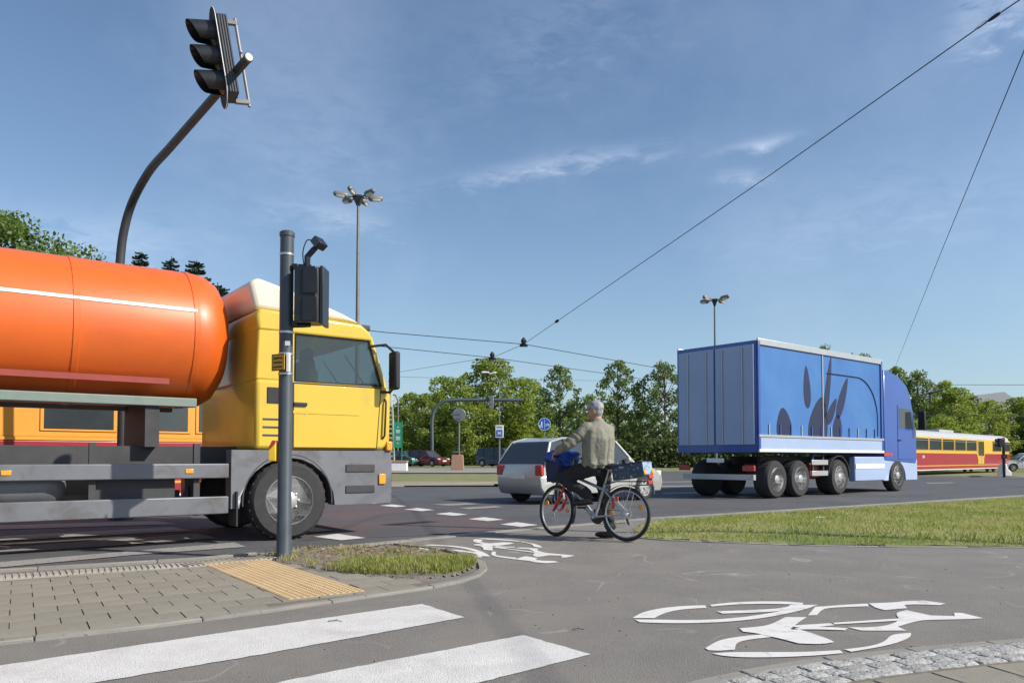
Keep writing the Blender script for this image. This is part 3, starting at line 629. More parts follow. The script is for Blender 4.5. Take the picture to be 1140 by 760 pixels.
# small litter on the verge, stones on the path
for k, (px, py, s, c, lb) in enumerate([(913, 577, .09, 'white_plate', 'crumpled white litter lying on the grass verge'), (923, 578, .07, 'wine_car', 'small reddish litter on the grass beside the crumpled white litter')]):
    q = G(px, py, .07); mb = MB()
    mb.lathe(q, [(.2*s, -.01), (s*.8, 0), (s, .015), (s*.6, .03), (.1*s, .035)], n=7); o = mb.build('litter', c); tag(o, lb, 'litter', 'litter on the verge')
pb = MB()
for k in range(260):
    x = random.uniform(-2.5, 7); y = random.uniform(3.4, 9.2)
    if inside(verge_poly, x, y) or inside(pav_poly, x, y): continue
    s = random.uniform(.002, .0065); pb.box((x, y, .006), (s*2, s*1.6, s), Matrix.Rotation(random.uniform(0, 3), 3, 'Z'), taper=.6)
tag(pb.build('grit', 'joint'), 'fine grit and tiny stones scattered on the cycle path', 'grit', None, 'stuff')
# twigs on the path and stripe
for px, py, L_, lb in [(365, 691, .09, 'tiny dark twig lying on the upper white stripe'), (637, 700, .07, 'tiny brown twig lying on the grey path right of the stripes')]:
    q = G(px, py, .014); mb = MB(); mb.tube([q, q+Vector((L_*.5, .01, .004)), q+Vector((L_, -.005, 0))], [.003, .003, .0015], 6); mb.tube([q+Vector((L_*.4, .01, .004)), q+Vector((L_*.6, .035, .006))], .0015, 5)
    tag(mb.build('twig', 'bark'), lb, 'twig', 'twigs on the asphalt')
# ================================================================== BOTTOM RIGHT: kerb, granite setts, slabs
kr = [(735, 775), (800, 759), (850, 748.5), (900, 740), (960, 732.5), (1040, 724), (1140, 715.5), (1300, 704)]
kerb_run('sett_kerb', [G(*p).xy for p in kr], .075, -.1, .02, length=.55)
cob = sheet('cobble_strip', [G(*p).xy for p in [(770, 772), (850, 752), (960, 735), (1140, 718), (1320, 705), (1340, 760), (1140, 775), (900, 800)]], .013, 'joint')
kl = [G(*p).xy for p in kr]; nst = 0
def sett_mesh(a, b, h):
    n = 7; vs = []; fs = []; sd_ = random.uniform(0, 99); sk = [random.uniform(-.012, .012) for _ in range(4)]
    lv = [-.5, -.47, -.36, -.12, .12, .36, .47, .5]
    for y in lv:
        for x in lv:
            e = max(abs(x), abs(y)); r2 = min(abs(x), abs(y)); edge_ = 1 if e > .49 else 0; rim_z = .30 if .46 < e < .49 else 0
            z = h*(1-rim_z)+.0045*mnoise.noise(Vector((x*3, y*3, sd_)))+.002*mnoise.noise(Vector((x*9, y*9, sd_)))
            px_ = x*a+sk[0]*y+.004*mnoise.noise(Vector((x*4, y*4, sd_+5))); py_ = y*b+sk[1]*x*.5+.004*mnoise.noise(Vector((x*4, y*4, sd_+9)))
            if e > .46 and r2 > .44: px_ *= .95; py_ *= .93
            vs.append((px_, py_, z if not edge_ else -.012))
    for j in range(n):
        for i in range(n): k = j*(n+1)+i; fs.append((k, k+1, k+n+2, k+n+1))
    return MB().add(vs, fs)
def along(pts, off):
    out = []
    for i, p in enumerate(pts):
        t = (pts[min(i+1, len(pts)-1)]-pts[max(0, i-1)]).normalized(); out.append(p-Vector((-t.y, t.x))*off)
    return out
for row in range(3):
    line = along(kl, .085+row*.096)
    d = 0.0; seg = 0; tot = 0; lens = [(b-a).length for a, b in zip(line, line[1:])]; T = sum(lens); s = random.uniform(0, .08)
    while s < T-.1:
        ln = random.uniform(.10, .21); c_s = s+ln/2; acc_ = 0
        for a, b, l in zip(line, line[1:], lens):
            if acc_+l >= c_s: break
            acc_ += l
        c = a.lerp(b, (c_s-acc_)/l); an = math.atan2((b-a).y, (b-a).x)
        if c.y > 2.6 and c.x < 4.6:
            o = sett_mesh(ln-.002, .097, random.uniform(.013, .017)).build('cobblestone', 'granite', cob, smooth=True); o.location = (c.x, c.y, .008); o.rotation_euler = (random.uniform(-.03, .03), random.uniform(-.03, .03), an+random.uniform(-.05, .05)); nst += 1
        s += ln
print('setts', nst)
sl_line = along(kl, .085+3*.098-.03); slab = sheet('slab_pavement', [p for p in sl_line]+[Vector((6, 2)), Vector((5, -3)), Vector((0, -3))], .006, 'joint')
for i in range(9):
    T_ = [(b-a).length for a, b in zip(sl_line, sl_line[1:])]
ln2 = along(kl, .085+3*.098+.15)
tot = sum((b-a).length for a, b in zip(ln2, ln2[1:])); s = .02
while s < tot:
    acc_ = 0
    for a, b in zip(ln2, ln2[1:]):
        l = (b-a).length
        if acc_+l >= s: break
        acc_ += l
    c = a.lerp(b, (s-acc_)/l); an = math.atan2((b-a).y, (b-a).x); t = (b-a).normalized(); n_ = Vector((-t.y, t.x))
    for r in range(2):
        q = c-n_*(r*.353)
        o = MB().prism([(-.172, -.172), (.172, -.172), (.172, .172), (-.172, .172)], -.02, .012).build('paving_slab', 'paver', slab, bevel=.004, seg=1); o.location = (q.x, q.y, .006+.001*r); o.rotation_euler = (0, 0, an)
    s += .352
# ================================================================== FAR SIDE: kerb, sandy strip, footpath
def strip(name, top, bot, dz, m):
    mb = MB(); a = [GT(*p, dz) for p in top]; b = [GT(*p, dz) for p in bot]
    for p, q in zip(a, b):
        for k in range(5):
            r = p.lerp(q, k/4); r.z = hgt(r.x, r.y)+dz; mb.v.append(tuple(r))
    for i in range(len(a)-1):
        for k in range(4): o = i*5+k; mb.f.append((o, o+1, o+6, o+5))
    return tag(mb.build(name, m), kind='structure')
X_ = [0, 100, 200, 300, 400, 450, 500, 550, 590, 615]
strip('sandy_verge', [(x, 535.5) for x in X_], [(x, 541.5) for x in X_], .0, 'sand')
strip('footpath', [(x, 521.2) for x in X_+[640, 680]], [(x, 526) for x in X_+[640, 680]], .0, 'kerb')
kk = MB(); kp = [Vector((-60, 24.0)), Vector((-5.5, 28)), Vector((1.2, 33.7)), Vector((5, 55)), Vector((13, 62)), Vector((22, 60))]
kerb_run('far_kerb', kp[1:4], .15, -.1, .05, length=2.0)
kerb_run('far_kerb', [Vector((-25, 26.6)), Vector((-5.5, 28))], .15, -.1, .05, length=2.0)
kerb_run('track_kerb', [Vector((21.2, 42.4)), Vector((28, 42.2)), Vector((60, 62))], .15, -.1, .08, length=2.0)
# ================================================================== STREET FURNITURE (near)
def ring(c, r, w, t, n=24, axis='z'):
    return MB().lathe(c, [(r, -w/2), (r+t, -w/2), (r+t, w/2), (r, w/2)], axis, n)
# ---- foreground signal post
bp = G(316, 622); post = thing('signal_post', 'dark grey steel post with a black signal box, camera and small yellow plate', 'signal post', (bp.x, bp.y, .02))
R0 = .070
MB().lathe((0, 0, 0), [(R0+.012, -.05), (R0+.012, .035), (R0+.005, .05), (R0+.004, .42), (R0, .43), (R0, 3.34)], n=28).build('pole', 'pole_grey', post, smooth=True)
MB().lathe((0, 0, 3.34), [(R0+.008, -.03), (R0+.008, .01), (R0-.01, .025), (.01, .03)], n=28).build('pole_cap', 'pole_grey', post, smooth=True)
for z in (3.12, 1.68+.28, 2.06, 1.80): pass
cols = [3.12, 2.31, 2.085, 1.88]
for z in cols: ring((0, 0, z), R0+.001, .022, .004).build('clamp', 'clamp', post, smooth=True)
MB().box((.035, -R0+.004, 2.19), (.05, .006, .05)).build('sticker', 'white_plate', post)
# signal box seen from behind, to the right of the post
bx = thing('x', None, None); bpy.data.objects.remove(bx)
sbx = .232
prof = [(-.11, -.13), (.10, -.13), (.135, -.09), (.135, .10), (.10, .14), (-.11, .14), (-.125, .10), (-.125, -.09)]
box = MB().prism([(sbx+x, y-.01) for x, y in prof], 2.40, 2.97).build('signal_housing', 'pole_black', post, bevel=.008)
MB().box((sbx+.05, -.147, 2.53), (.15, .012, .24)).build('door_panel', 'pole_black', box, bevel=.004)
MB().box((sbx+.05, -.147, 2.82), (.15, .012, .26)).build('door_panel', 'pole_black', box, bevel=.004)
MB().box((sbx+.155, .02, 2.68), (.035, .26, .60)).build('signal_backplate', 'pole_black', post, bevel=.004)
for z in (3.00, 2.385): MB().tube([(0, 0, z), (sbx-.05, 0, z), (sbx+.02, 0, z)], [.028, .024, .02], 8).build('bracket', 'pole_black', post)
for z in (2.99, 2.40): MB().box((.10, -.02, z), (.06, .09, .05)).build('bracket_block', 'pole_black', post, bevel=.006)
camr = MB().box((0, 0, 0), (.085, .14, .115), None).build('detector_camera', 'pole_black', post, bevel=.01)
camr.location = (sbx+.10, .0, 3.24); camr.rotation_euler = (0, math.radians(-40), math.radians(-20))
MB().box((0, -.073, 0), (.07, .006, .09)).build('camera_window', 'glass_dark', camr)
MB().tube([(sbx-.02, 0, 2.96), (sbx-.02, 0, 3.10), (sbx+.04, 0, 3.17), (sbx+.09, 0, 3.22)], [.03, .034, .032, .028], 8).build('camera_arm', 'pole_black', post)
MB().tube(bez([(sbx-.05, -.01, 3.0), (sbx-.065, -.01, 3.14), (sbx-.03, -.01, 3.26), (sbx+.02, -.01, 3.27), (sbx+.06, 0, 3.22)], 5), .006, 6).build('cable', 'black', post)
# yellow plate
pl = MB().prism([(-.085, -.075), (-.075, -.085), (.075, -.085), (.085, -.075), (.085, .075), (.075, .085), (-.075, .085), (-.085, .075)], -.004, .004).build('notice_plate', 'yellow_plate', post)
pl.rotation_euler = (PI/2, 0, math.radians(-28)); pl.location = (-.042, -.125, 1.985)
mbf = MB()
for a, b in (((-.08, -.08), (.08, -.08)), ((.08, -.08), (.08, .08)), ((.08, .08), (-.08, .08)), ((-.08, .08), (-.08, -.08))): mbf.tube([(a[0], a[1], .004), (b[0], b[1], .004)], .0045, 5)
mbf.build('plate_border', 'black', pl)
MB().box((.055, -.10, 1.985), (.03, .05, .19)).build('plate_bracket', 'white_plate', post, bevel=.003)
def text(body, size, parent, loc, rot, m, name='lettering', align='CENTER', sx=1, ex=.0012):
    c = bpy.data.curves.new(name, 'FONT'); c.body = body; c.size = size; c.align_x = align; c.align_y = 'CENTER'; c.extrude = ex; c.resolution_u = 2
    t = bpy.data.objects.new('tmp', c); COL.objects.link(t); dg = bpy.context.evaluated_depsgraph_get()
    me = bpy.data.meshes.new_from_object(t.evaluated_get(dg)); bpy.data.objects.remove(t); me.materials.clear(); me.materials.append(M[m])
    o = bpy.data.objects.new(name, me); COL.objects.link(o); o.parent = parent; o.location = loc; o.rotation_euler = rot; o.scale = (sx, 1, 1); return o
for k, t in enumerate(('Sygnalizacja', 'wzbudzana', 'przyciskiem')): text(t, .034, pl, (0, .045-k*.045, .0055), (0, 0, 0), 'black', sx=.78)
# push button
bt = MB().prism([(-.045, -.10), (.03, -.10), (.03, .11), (-.01, .11), (-.045, .03)], -.045, .045, Matrix(((1, 0, 0), (0, 0, 1), (0, 1, 0)))).build('push_button_box', 'button_yellow', post, bevel=.012, seg=3)
bt.location = (-.105, -.02, 1.08)
MB().prism([(-.047, .035), (-.008, .115), (.028, .113), (.028, .085), (-.03, .02)], -.05, .05, Matrix(((1, 0, 0), (0, 0, 1), (0, 1, 0)))).build('button_cap', 'red_plastic', bt, bevel=.006)
# ---- curved mast with three-lamp head over the road
mp = [(-6.62, 12.95, 0), (-6.62, 12.95, 4.0)]
pth = [(-6.62, 12.95, -.1), (-6.62, 12.95, 2.5), P(133, 300, 12.95), P(137, 262, 12.93), P(147, 226, 12.8), P(166, 191, 12.3)]
pth += [P(166, 191, 12.3).lerp(P(277, 64, 9.45), k/4) for k in (1, 2, 3, 4)]
org = Vector((-6.62, 12.95, 0)); mast = thing('signal_mast', 'tall dark curved mast reaching over the road with a three-lamp traffic light', 'traffic light mast', org)
pts = [Vector(p)-org for p in pth]; sp = bez(pts[2:], 6); sp = [pts[0], pts[1]]+sp; sp = [v for i, v in enumerate(sp) if i == 0 or (v-sp[i-1]).length > .03]
MB().tube(sp, [lerp(.074, .054, k/(len(sp)-1)) for k in range(len(sp))], 14, caps=True).build('mast_arm', 'mast_dark', mast, smooth=True)
MB().lathe((0, 0, 0), [(.2, 0), (.2, .03), (.11, .05), (.1, .3)], n=16).build('base_flange', 'mast_dark', mast, smooth=True)
tip = pts[-1]; dr = (pts[-1]-pts[-2]).normalized()
MB().tube([tip-dr*.01, tip+dr*.012], [.063, .05], 14).build('arm_end_cap', 'mast_light', mast)
# head frame: axis = arm direction reversed is the road; lamps face left (towards oncoming lane)
hc = P(243, 65, 9.75)-org
yaw = math.radians(185); tilt = math.radians(-9.5)
ht = bpy.data.objects.new('signal_head', None); bpy.data.objects.remove(ht)
Rh = Matrix.Rotation(tilt, 3, Vector((0, 1, 0))) @ Matrix.Rotation(yaw, 3, 'Z')
Rh = Matrix.Rotation(math.radians(-10), 3, 'Y') @ Matrix.Rotation(math.radians(209), 3, 'Z')   # local +X = facing direction
def hv(x, y, z): return hc+Rh @ Vector((x, y, z))
def ob(mb, name, m, parent, **k):
    mb.v = [tuple(hv(*v)) for v in mb.v]; return mb.build(name, m, parent, **k)
# backboard: long oval plate with ribs
ov = []
for k in range(40):
    a = 2*PI*k/40; y = .235*math.cos(a); z = .42*(1 if math.sin(a) > 0 else -1)*(1 if abs(math.sin(a)) > .01 else 0)+.235*math.sin(a); ov.append((y, z))
X3 = Matrix(((0, 0, 1), (1, 0, 0), (0, 1, 0)))
bbd = ob(MB().prism(ov, -.012, .0, X3), 'backboard', 'board_black', mast)
ov2 = [(y*1.01, z*1.005) for y, z in ov]; rim_ = MB()
for (a, b) in zip(ov2, ov2[1:]+ov2[:1]): rim_.tube([(.002, a[0], a[1]), (.002, b[0], b[1])], .0055, 5)
ob(rim_, 'white_border', 'white_plate', bbd)
hs_ = ob(MB().box((-.09, 0, 0), (.15, .30, 1.06)), 'signal_housing', 'mast_dark', mast, bevel=.02)
rb_ = MB()
for k in range(5): rb_.box((-.02-.032*k, -.155, 0), (.010, .012, 1.04)); rb_.box((-.02-.032*k, .155, 0), (.010, .012, 1.04))
ob(rb_, 'housing_ribs', 'pole_grey', hs_)
for z in (.335, 0, -.335):
    ob(MB().lathe((0, 0, z), [(.145, 0), (.14, .02), (.10, .045), (.02, .055)], 'x', 24), 'lamp_lens', 'lens', mast, smooth=True)
    v = MB(); n = 22; L0 = .33
    for k in range(n+1):
        a = math.radians(-62)+math.radians(304)*k/n; c_, s_n = math.cos(a), math.sin(a); top = (s_n+1)/2
        ln = L0*(.52+.48*top**.7)
        for rr, xx in ((.152, .0), (.134, ln), (.130, ln), (.147, .0)): v.v.append((xx, rr*c_, z+rr*s_n))
    for k in range(n):
        for j in range(4): a = k*4+j; b = k*4+(j+1) % 4; v.f.append((a, b, b+4, a+4))
    ob(v, 'visor', 'pole_black', mast, smooth=True)
ob(MB().tube([(-.30, -.02, .58), (-.30, -.02, -.62)], .02, 8), 'mounting_rail', 'mast_light', mast)
for z in (.52, -.56): ob(MB().box((-.22, -.02, z), (.18, .05, .06)), 'mounting_bracket', 'mast_light', mast, bevel=.006)
for z in (.10, -.04): ob(MB().tube([(-.30, -.07, z), (-.30, .05, z)], .012, 6), 'clamp_bolt', 'clamp', mast)
# ---- tall lighting mast outside the frame to the right (its shadow crosses the verge)
def tall_lamp(loc, h, n, label, group, r=.12, spread=.85, rot=0):
    t = thing('lighting_mast', label, 'street light', loc, rot, group)
    MB().tube([(0, 0, -.1), (0, 0, h*.5), (0, 0, h)], [r*1.25, r, r*.72], 12).build('mast', 'mast_light', t, smooth=True)
    MB().lathe((0, 0, h-.1), [(r*.75, 0), (.42*spread, .55), (.42*spread, .62), (.1, .64)], n=n).build('crown', 'mast_dark', t)
    for k in range(n):
        a = 2*PI*k/n+.15; d = Vector((math.cos(a), math.sin(a), 0)); u = (.42*spread); lift = .18
        MB().tube([d*u*.8+Vector((0, 0, h+.42)), d*(u+.42)+Vector((0, 0, h+.42+lift*.3))], .035, 6).build('lamp_arm', 'mast_dark', t)
        mbl = MB().cap(d*(u+.42)+Vector((0, 0, h+.47)), d*(u+.95)+Vector((0, 0, h+.52)), (.20, .16), (.17, .15), 10, ref=(0, 0, 1)); lh = mbl.build('lamp_head', 'mast_light', t, smooth=True)
        MB().cap(d*(u+.5)+Vector((0, 0, h+.40)), d*(u+.88)+Vector((0, 0, h+.43)), (.12, .15), (.12, .14), 8, ref=(0, 0, 1)).build('lamp_glass', 'lamp_glass', lh, smooth=True)
    return t
b1 = base(397, 45); tall_lamp(b1, P(397, 228, 45).z-b1.z, 6, 'tall six-headed street light standing behind the yellow truck cab', 'six-headed lighting masts', r=.115, rot=.2)
b2 = base(797, 62); tall_lamp(b2, P(797, 340, 62).z-b2.z, 4, 'tall slim street light with a small lamp crown behind the blue truck', 'six-headed lighting masts', r=.10, spread=.8, rot=.5)
lp = thing('lighting_mast', 'slim steel lamp post beside the grass verge at the right, past the cycle path edge', 'lamp post', (9.6, 7.95, 0))
MB().tube([(0, 0, 0), (0, 0, 9.5)], [.085, .05], 12).build('mast', 'mast_light', lp)
MB().cap((0, 0, 9.5), (.8, .5, 9.7), (.06, .1), (.06, .14), 8, ref=(0, 0, 1)).build('lamp_head', 'mast_light', lp)
# ---- mid-distance signal arch, signs, planter, lattice pole, banner
def base_y(px, py): return GT(px, py)
q = base(481, 72); t = thing('signal_mast', 'grey arch-shaped mast with a small signal hanging over the far crossing', 'traffic light mast', q)
pp = [Vector((0, 0, 0))]+[P(x, y, 72)-q for x, y in ((481, 490), (481, 468), (484, 456), (492, 448), (505, 445.4), (545, 445), (583, 445.3))]
MB().tube([pp[0]]+bez(pp[1:], 4), .16, 10).build('mast_arm', 'mast_green', t, smooth=True)
hq = P(547, 447.5, 71.8)-q
for k, dz in enumerate((.42, 0, -.42)): MB().lathe(hq+Vector((0, 0, dz)), [(.20, -.16), (.21, .1), (.16, .16)], 'y', 12).build('lamp_unit', 'sign_back', t)
MB().box(hq, (.44, .2, 1.25)).build('signal_housing', 'sign_back', t, bevel=.05)
q = base(511, 50); t = thing('road_sign', 'round sign seen from its grey back on a thin pole rising from a brown planter', 'road sign', q)
MB().tube([(0, 0, 0), P(511, 470, 50)-q, P(511, 458, 50)-q], .06, 8).build('pole', 'mast_light', t)
MB().lathe(P(511, 461.5, 49.9)-q, [(.42, -.015), (.44, 0), (.42, .015)], 'y', 28).build('sign_disc', 'sign_back', t)
for dz in (-.15, .15): MB().box(P(511, 461.5, 49.85)-q+Vector((0, -.03, dz)), (.5, .03, .04)).build('sign_rail', 'mast_light', t)
q = base(510.5, 50.0)+Vector((0, -.9, 0)); t = thing('planter', 'square brown stone planter with a flat rim at the foot of the grey-backed sign', 'planter', q)
MB().box((0, 0, .48), (.82, .7, .95), taper=.86).build('planter_body', 'rust_brown', t, bevel=.02)
MB().box((0, 0, 1.14), (.66, .6, .06)).build('planter_rim', 'sign_back', t, bevel=.01)
for sx in (-.22, .22): MB().box((sx, 0, 1.03), (.08, .08, .16)).build('rim_support', 'mast_light', t)
q = base(606, 40); t = thing('road_sign', 'round blue sign with white pedestrian and bicycle symbols on a thin pole', 'road sign', q)
MB().tube([(0, 0, 0), P(606, 466, 40)-q], .032, 8).build('pole', 'mast_light', t)
sc_ = P(606, 472, 39.9)-q
dsc = MB().lathe(sc_, [(.33, -.012), (.335, 0), (.33, .012)], 'y', 32).build('sign_disc', 'sign_blue', t)
sym_ = MB(); f = sc_+Vector((0, -.02, 0))
ring_ = MB().torus(f+Vector((0, .004, 0)), .315, (.010, .004), 'y', 32, 4); ring_.build('sign_ring', 'white_plate', dsc)
sym_.box(f, (.018, .006, .50)); sym_.lathe(f+Vector((-.14, 0, .10)), [(.04, -.003), (.04, .003)], 'y', 10); sym_.box(f+Vector((-.14, 0, 0)), (.07, .006, .13)); sym_.box(f+Vector((-.17, 0, -.12)), (.03, .006, .13)); sym_.box(f+Vector((-.11, 0, -.12)), (.03, .006, .13)); sym_.box(f+Vector((-.23, 0, -.10)), (.05, .006, .12))
for dx in (.08, .22): sym_.torus(f+Vector((dx, 0, -.05)), .045, (.010, .003), 'y', 14, 4)
sym_.tube([f+Vector((.08, 0, -.05)), f+Vector((.13, 0, .03)), f+Vector((.2, 0, .03)), f+Vector((.22, 0, -.05))], .009, 4); sym_.tube([f+Vector((.13, 0, .03)), f+Vector((.15, 0, -.05)), f+Vector((.2, 0, .03))], .009, 4)
sym_.build('sign_symbol', 'white_plate', dsc)
q = base(556, 52); t = thing('road_sign', 'rectangular white sign with a blue square panel on a pole behind the far lawn', 'road sign', q)
MB().tube([(0, 0, 0), P(556, 476, 52)-q], .06, 8).build('pole', 'mast_light', t)
c_ = P(556, 480, 51.9)-q; bd = MB().box(c_, (.56, .05, .85)).build('sign_board', 'white_plate', t, bevel=.02)
bs = MB().box(c_+Vector((0, -.03, -.12)), (.42, .02, .46)).build('blue_panel', 'sign_blue', bd)
mm = MB().box(c_+Vector((-.09, -.045, -.12)), (.05, .01, .24)); mm.box(c_+Vector((.09, -.045, -.12)), (.05, .01, .22)); mm.box(c_+Vector((0, -.045, -.12)), (.2, .01, .10)); mm.build('sign_symbol', 'white_plate', bd)
mm = MB()
for k in range(3): mm.box(c_+Vector((0, -.03, .34-.05*k)), (.4, .01, .02))
mm.build('small_print', 'sign_back', bd)
# concrete lattice pole
q = base(434.5, 55); hh = P(434, 411, 55).z-q.z; t = thing('catenary_pole', 'pale ladder-like concrete pole carrying the tram wires beside the green banner', 'overhead line pole', q)
for s in (-1, 1): MB().tube([(s*.30, 0, 0), (s*.13, 0, hh*.62)], .07, 6).build('pole_leg', 'concrete', t)
for k in range(13): z = (k+.7)*hh*.62/13.5; w_ = .30-.17*z/(hh*.62); MB().box((0, 0, z), (w_*2, .10, .12)).build('rung', 'concrete', t)
MB().tube([(0, 0, hh*.62), (0, 0, hh)], [.16, .11], 8).build('pole_top', 'concrete', t)
MB().tube([(0, 0, hh-.75), (.5, 0, hh-.75)], .035, 6).build('wire_bracket', 'mast_dark', t)
for k in (0, 1): MB().lathe((0, 0, hh-.3-k*.55), [(.16, -.05), (.17, 0), (.16, .05)], n=10).build('pole_band', 'mast_dark', t)
q = base(443, 47); t = thing('banner_stand', 'green banner on two thin green posts behind the white block', 'banner', q)
bn = MB().box((0, 0, P(443, 484, 47).z-q.z), (.44, .02, 1.55)).build('banner_cloth', 'banner_green', t)
for s in (-1, 1): MB().tube([(s*.24, 0, 0), (s*.24, 0, P(443, 468, 47).z-q.z)], .022, 6).build('banner_post', 'banner_green', t)
zc = P(443, 484, 47).z-q.z
for dz, ww in ((.48, .10), (.30, .22), (.22, .26), (.15, .2), (-.12, .28), (-.2, .2), (-.28, .26), (-.5, .12)): MB().box((0, -.014, zc+dz), (ww, .004, .045)).build('banner_print', 'white_plate', bn)
q = base(445, 45); q.y -= .3; t = thing('planter', 'low white block planter with a brown top in front of the green banner', 'planter', q)
MB().box((0, 0, .24), (.98, .6, .48)).build('planter_body', 'white_plate', t, bevel=.02); MB().box((0, 0, .545), (1.04, .66, .12)).build('planter_top', 'rust_brown', t, bevel=.02)
for px, Y, lab, pts in ((443, 80, 'small curved street lamp peeking above the trees beside the lattice pole', [(443, 468), (443, 446), (440.5, 440), (436, 438.5)]),
                        (556, 78, 'slender lamp bracket with two pale heads in front of the tall trees', [(556, 470), (556, 425), (550, 416), (543, 414.5)])):
    q = base(px, Y); t = thing('street_lamp', lab, 'street lamp', q)
    MB().tube([(0, 0, 0)]+[P(a, b, Y)-q for a, b in pts], .09 if px < 500 else .06, 8).build('lamp_pole', 'mast_light', t)
    e = P(*pts[-1], Y)-q; MB().cap(e+Vector((-.5, 0, 0)), e, (.13, .2), (.1, .16), 8, ref=(0, 0, 1)).build('lamp_head', 'white_plate', t)
    if px > 500: MB().cap(e+Vector((.7, 0, -.05)), e+Vector((.25, 0, -.15)), (.1, .2), (.1, .16), 8, ref=(0, 0, 1)).build('lamp_head', 'white_plate', t)
# right side: signal by the tram, lamp behind the tram, white stone
q = Vector(G(1118, 531)); t = thing('traffic_light', 'black signal post with its lamp box facing left in front of the tram front', 'traffic light', q)
MB().tube([(0, 0, 0), (0, 0, P(1118, 487, q.y).z)], .075, 8).build('pole', 'black', t)
MB().box(P(1113.5, 492.5, q.y-.05)-q, (.26, .24, .48)).build('signal_housing', 'pole_black', t, bevel=.03); MB().box(P(1118, 508, q.y-.1)-q, (.2, .2, .25)).build('push_button_box', 'pole_black', t)
for dz in (-.12, .12): MB().lathe(P(1113.5, 492.5, q.y-.05)-q+Vector((-.13, 0, dz)), [(.09, -.12), (.09, 0)], 'x', 10).build('visor', 'black', t)
q = base(1036, 75); t = thing('street_lamp', 'straight grey lamp pole with a short cross head rising behind the tram', 'street lamp', q)
MB().tube([(0, 0, 0), P(1036, 438, 75)-q], .12, 8).build('lamp_pole', 'mast_light', t)
e = P(1036, 437, 75)-q; MB().cap(e+Vector((0, 0, 0)), e+Vector((1.2, 0, .3)), (.12, .25), (.1, .2), 8, ref=(0, 0, 1)).build('lamp_head', 'mast_dark', t); MB().cap(e+Vector((-.9, 0, -.2)), e, (.06, .1), (.08, .1), 8, ref=(0, 0, 1)).build('lamp_head', 'mast_dark', t)
q = Vector(G(1131, 531)); q.y += 1; MB_ = MB().prism([(-.28, 0), (.32, 0), (.30, .28), (.12, .45), (.05, .72), (-.10, .76), (-.24, .5)], -.2, .2, Matrix(((1, 0, 0), (0, 0, 1), (0, 1, 0))))
w = MB_.build('marker_stone', 'white_plate', None, bevel=.05); w.location = q; tag(w, 'small white marker block on the ground just right of the tram front', 'marker')
# ================================================================== WIRES
def wire(name, label, pts, r, cat='cable', group=None, m='black', sag=0):
    pts = [Vector(p) for p in pts]; o0 = pts[0].copy(); out = []
    for a, b in zip(pts, pts[1:]):
        for k in range(10): p = a.lerp(b, k/10); p.z -= sag*4*(k/10)*(1-k/10); out.append(p-o0)
    out.append(pts[-1]-o0); mb = MB().tube(out, r, 5); o = mb.build(name, m); o.location = o0; return tag(o, label, cat, group)
pA = P(438, 415, 55); pB = P(531, 400, 40.5); pC = P(548, 398, 38.3); pD = P(583, 383, 33.8); pE = P(620, 357.5, 29.5); pF = P(1095, 27, 12.6); pG = P(1180, -30, 11.2); pH = Vector((13.5, -6, 10.2))
wire('span_wire', 'long thin steel wire rising from the lattice pole to the top right corner', [pA, pB, pC, pD, pE, P(860, 193, 17.7), pF, pG, pH], .011, 'span wire')
for k, (p, n_, lb) in enumerate(((pB, .22, 'small dark insulator on the span wire nearest the lattice pole'), (pE, .2, 'small dark insulator on the span wire above the contact wires'), (P(1107, 19, 12.4), .11, 'dark strain insulator clamp on the wire at the top right corner'))):
    a = [pA, pD, pD][k]; d = (p-a).normalized() if k != 0 else (pC-pA).normalized(); mb = MB().tube([-d*n_, -d*n_*.5, d*n_*.5, d*n_], [.02, .055 if k < 2 else .03, .055 if k < 2 else .03, .02], 8); o = mb.build('insulator', 'black'); o.location = p; tag(o, lb, 'insulator', 'insulators on the span wire')
e1_ = P(1093, 28, 12.65); lo_ = MB(); lo_.torus((0, 0, 0), .055, .007, 'y', 14, 5, rot=Matrix.Rotation(math.radians(-35), 3, 'Y') @ Matrix.Diagonal((2.2, 1, .45))); o = lo_.build('wire_loop', 'black'); o.location = e1_; tag(o, 'bent wire loop just below the strain insulator at the top right', 'wire loop')
for k, (p, lb) in enumerate(((pC, 'small black hanger where the lower tram wire meets the span wire'), (pD, 'small black hanger where the upper tram wire meets the span wire'))):
    mb = MB().tube([(0, 0, .12), (0, 0, .28), (0, 0, .42)], [.09, .13, .04], 8); mb.box((0, 0, .06), (.35, .06, .12)); o = mb.build('wire_hanger', 'black'); o.location = p-Vector((0, 0, .12)); tag(o, lb, 'hanger', 'hangers of the tram wires')
wire('contact_wire', 'upper black tram wire crossing above the cab and the middle trees', [P(-40, 305, 22.5), P(210, 345, 26.5), P(430, 370, 31.0), pD, P(735, 410, 42.7), P(900, 446, 62)], .016, 'tram wire', 'tram wires')
wire('contact_wire', 'lower black tram wire just under the other above the middle trees', [P(-40, 325, 25.5), P(210, 357, 30), P(420, 385, 35), pC, P(680, 416.5, 47), P(850, 442, 60)], .016, 'tram wire', 'tram wires')
wire('span_wire', 'steep thin wire running up the right side of the sky', [P(985, 440, 64), P(998, 405, 58), P(1048, 280, 26), P(1140, 57, 13.2), P(1200, -85, 10.3), Vector((10.5, 2.5, 10.9))], .010, 'span wire')
wire('span_wire', 'faint horizontal wire above the trees at the far right', [P(1040, 428.2, 70), P(1260, 428.4, 62)], .02, 'span wire')
wire('span_wire', 'thin wire running right from the lattice pole top to the trees', [P(438, 419, 55), P(515, 421.5, 60), P(700, 424, 75)], .012, 'span wire')
wire('contact_wire', 'thick dark overhead wire in front of the trees above the right tram', [P(985, 462, 56), P(1060, 463, 60), P(1230, 463, 66)], .03, 'tram wire', 'tram wires')
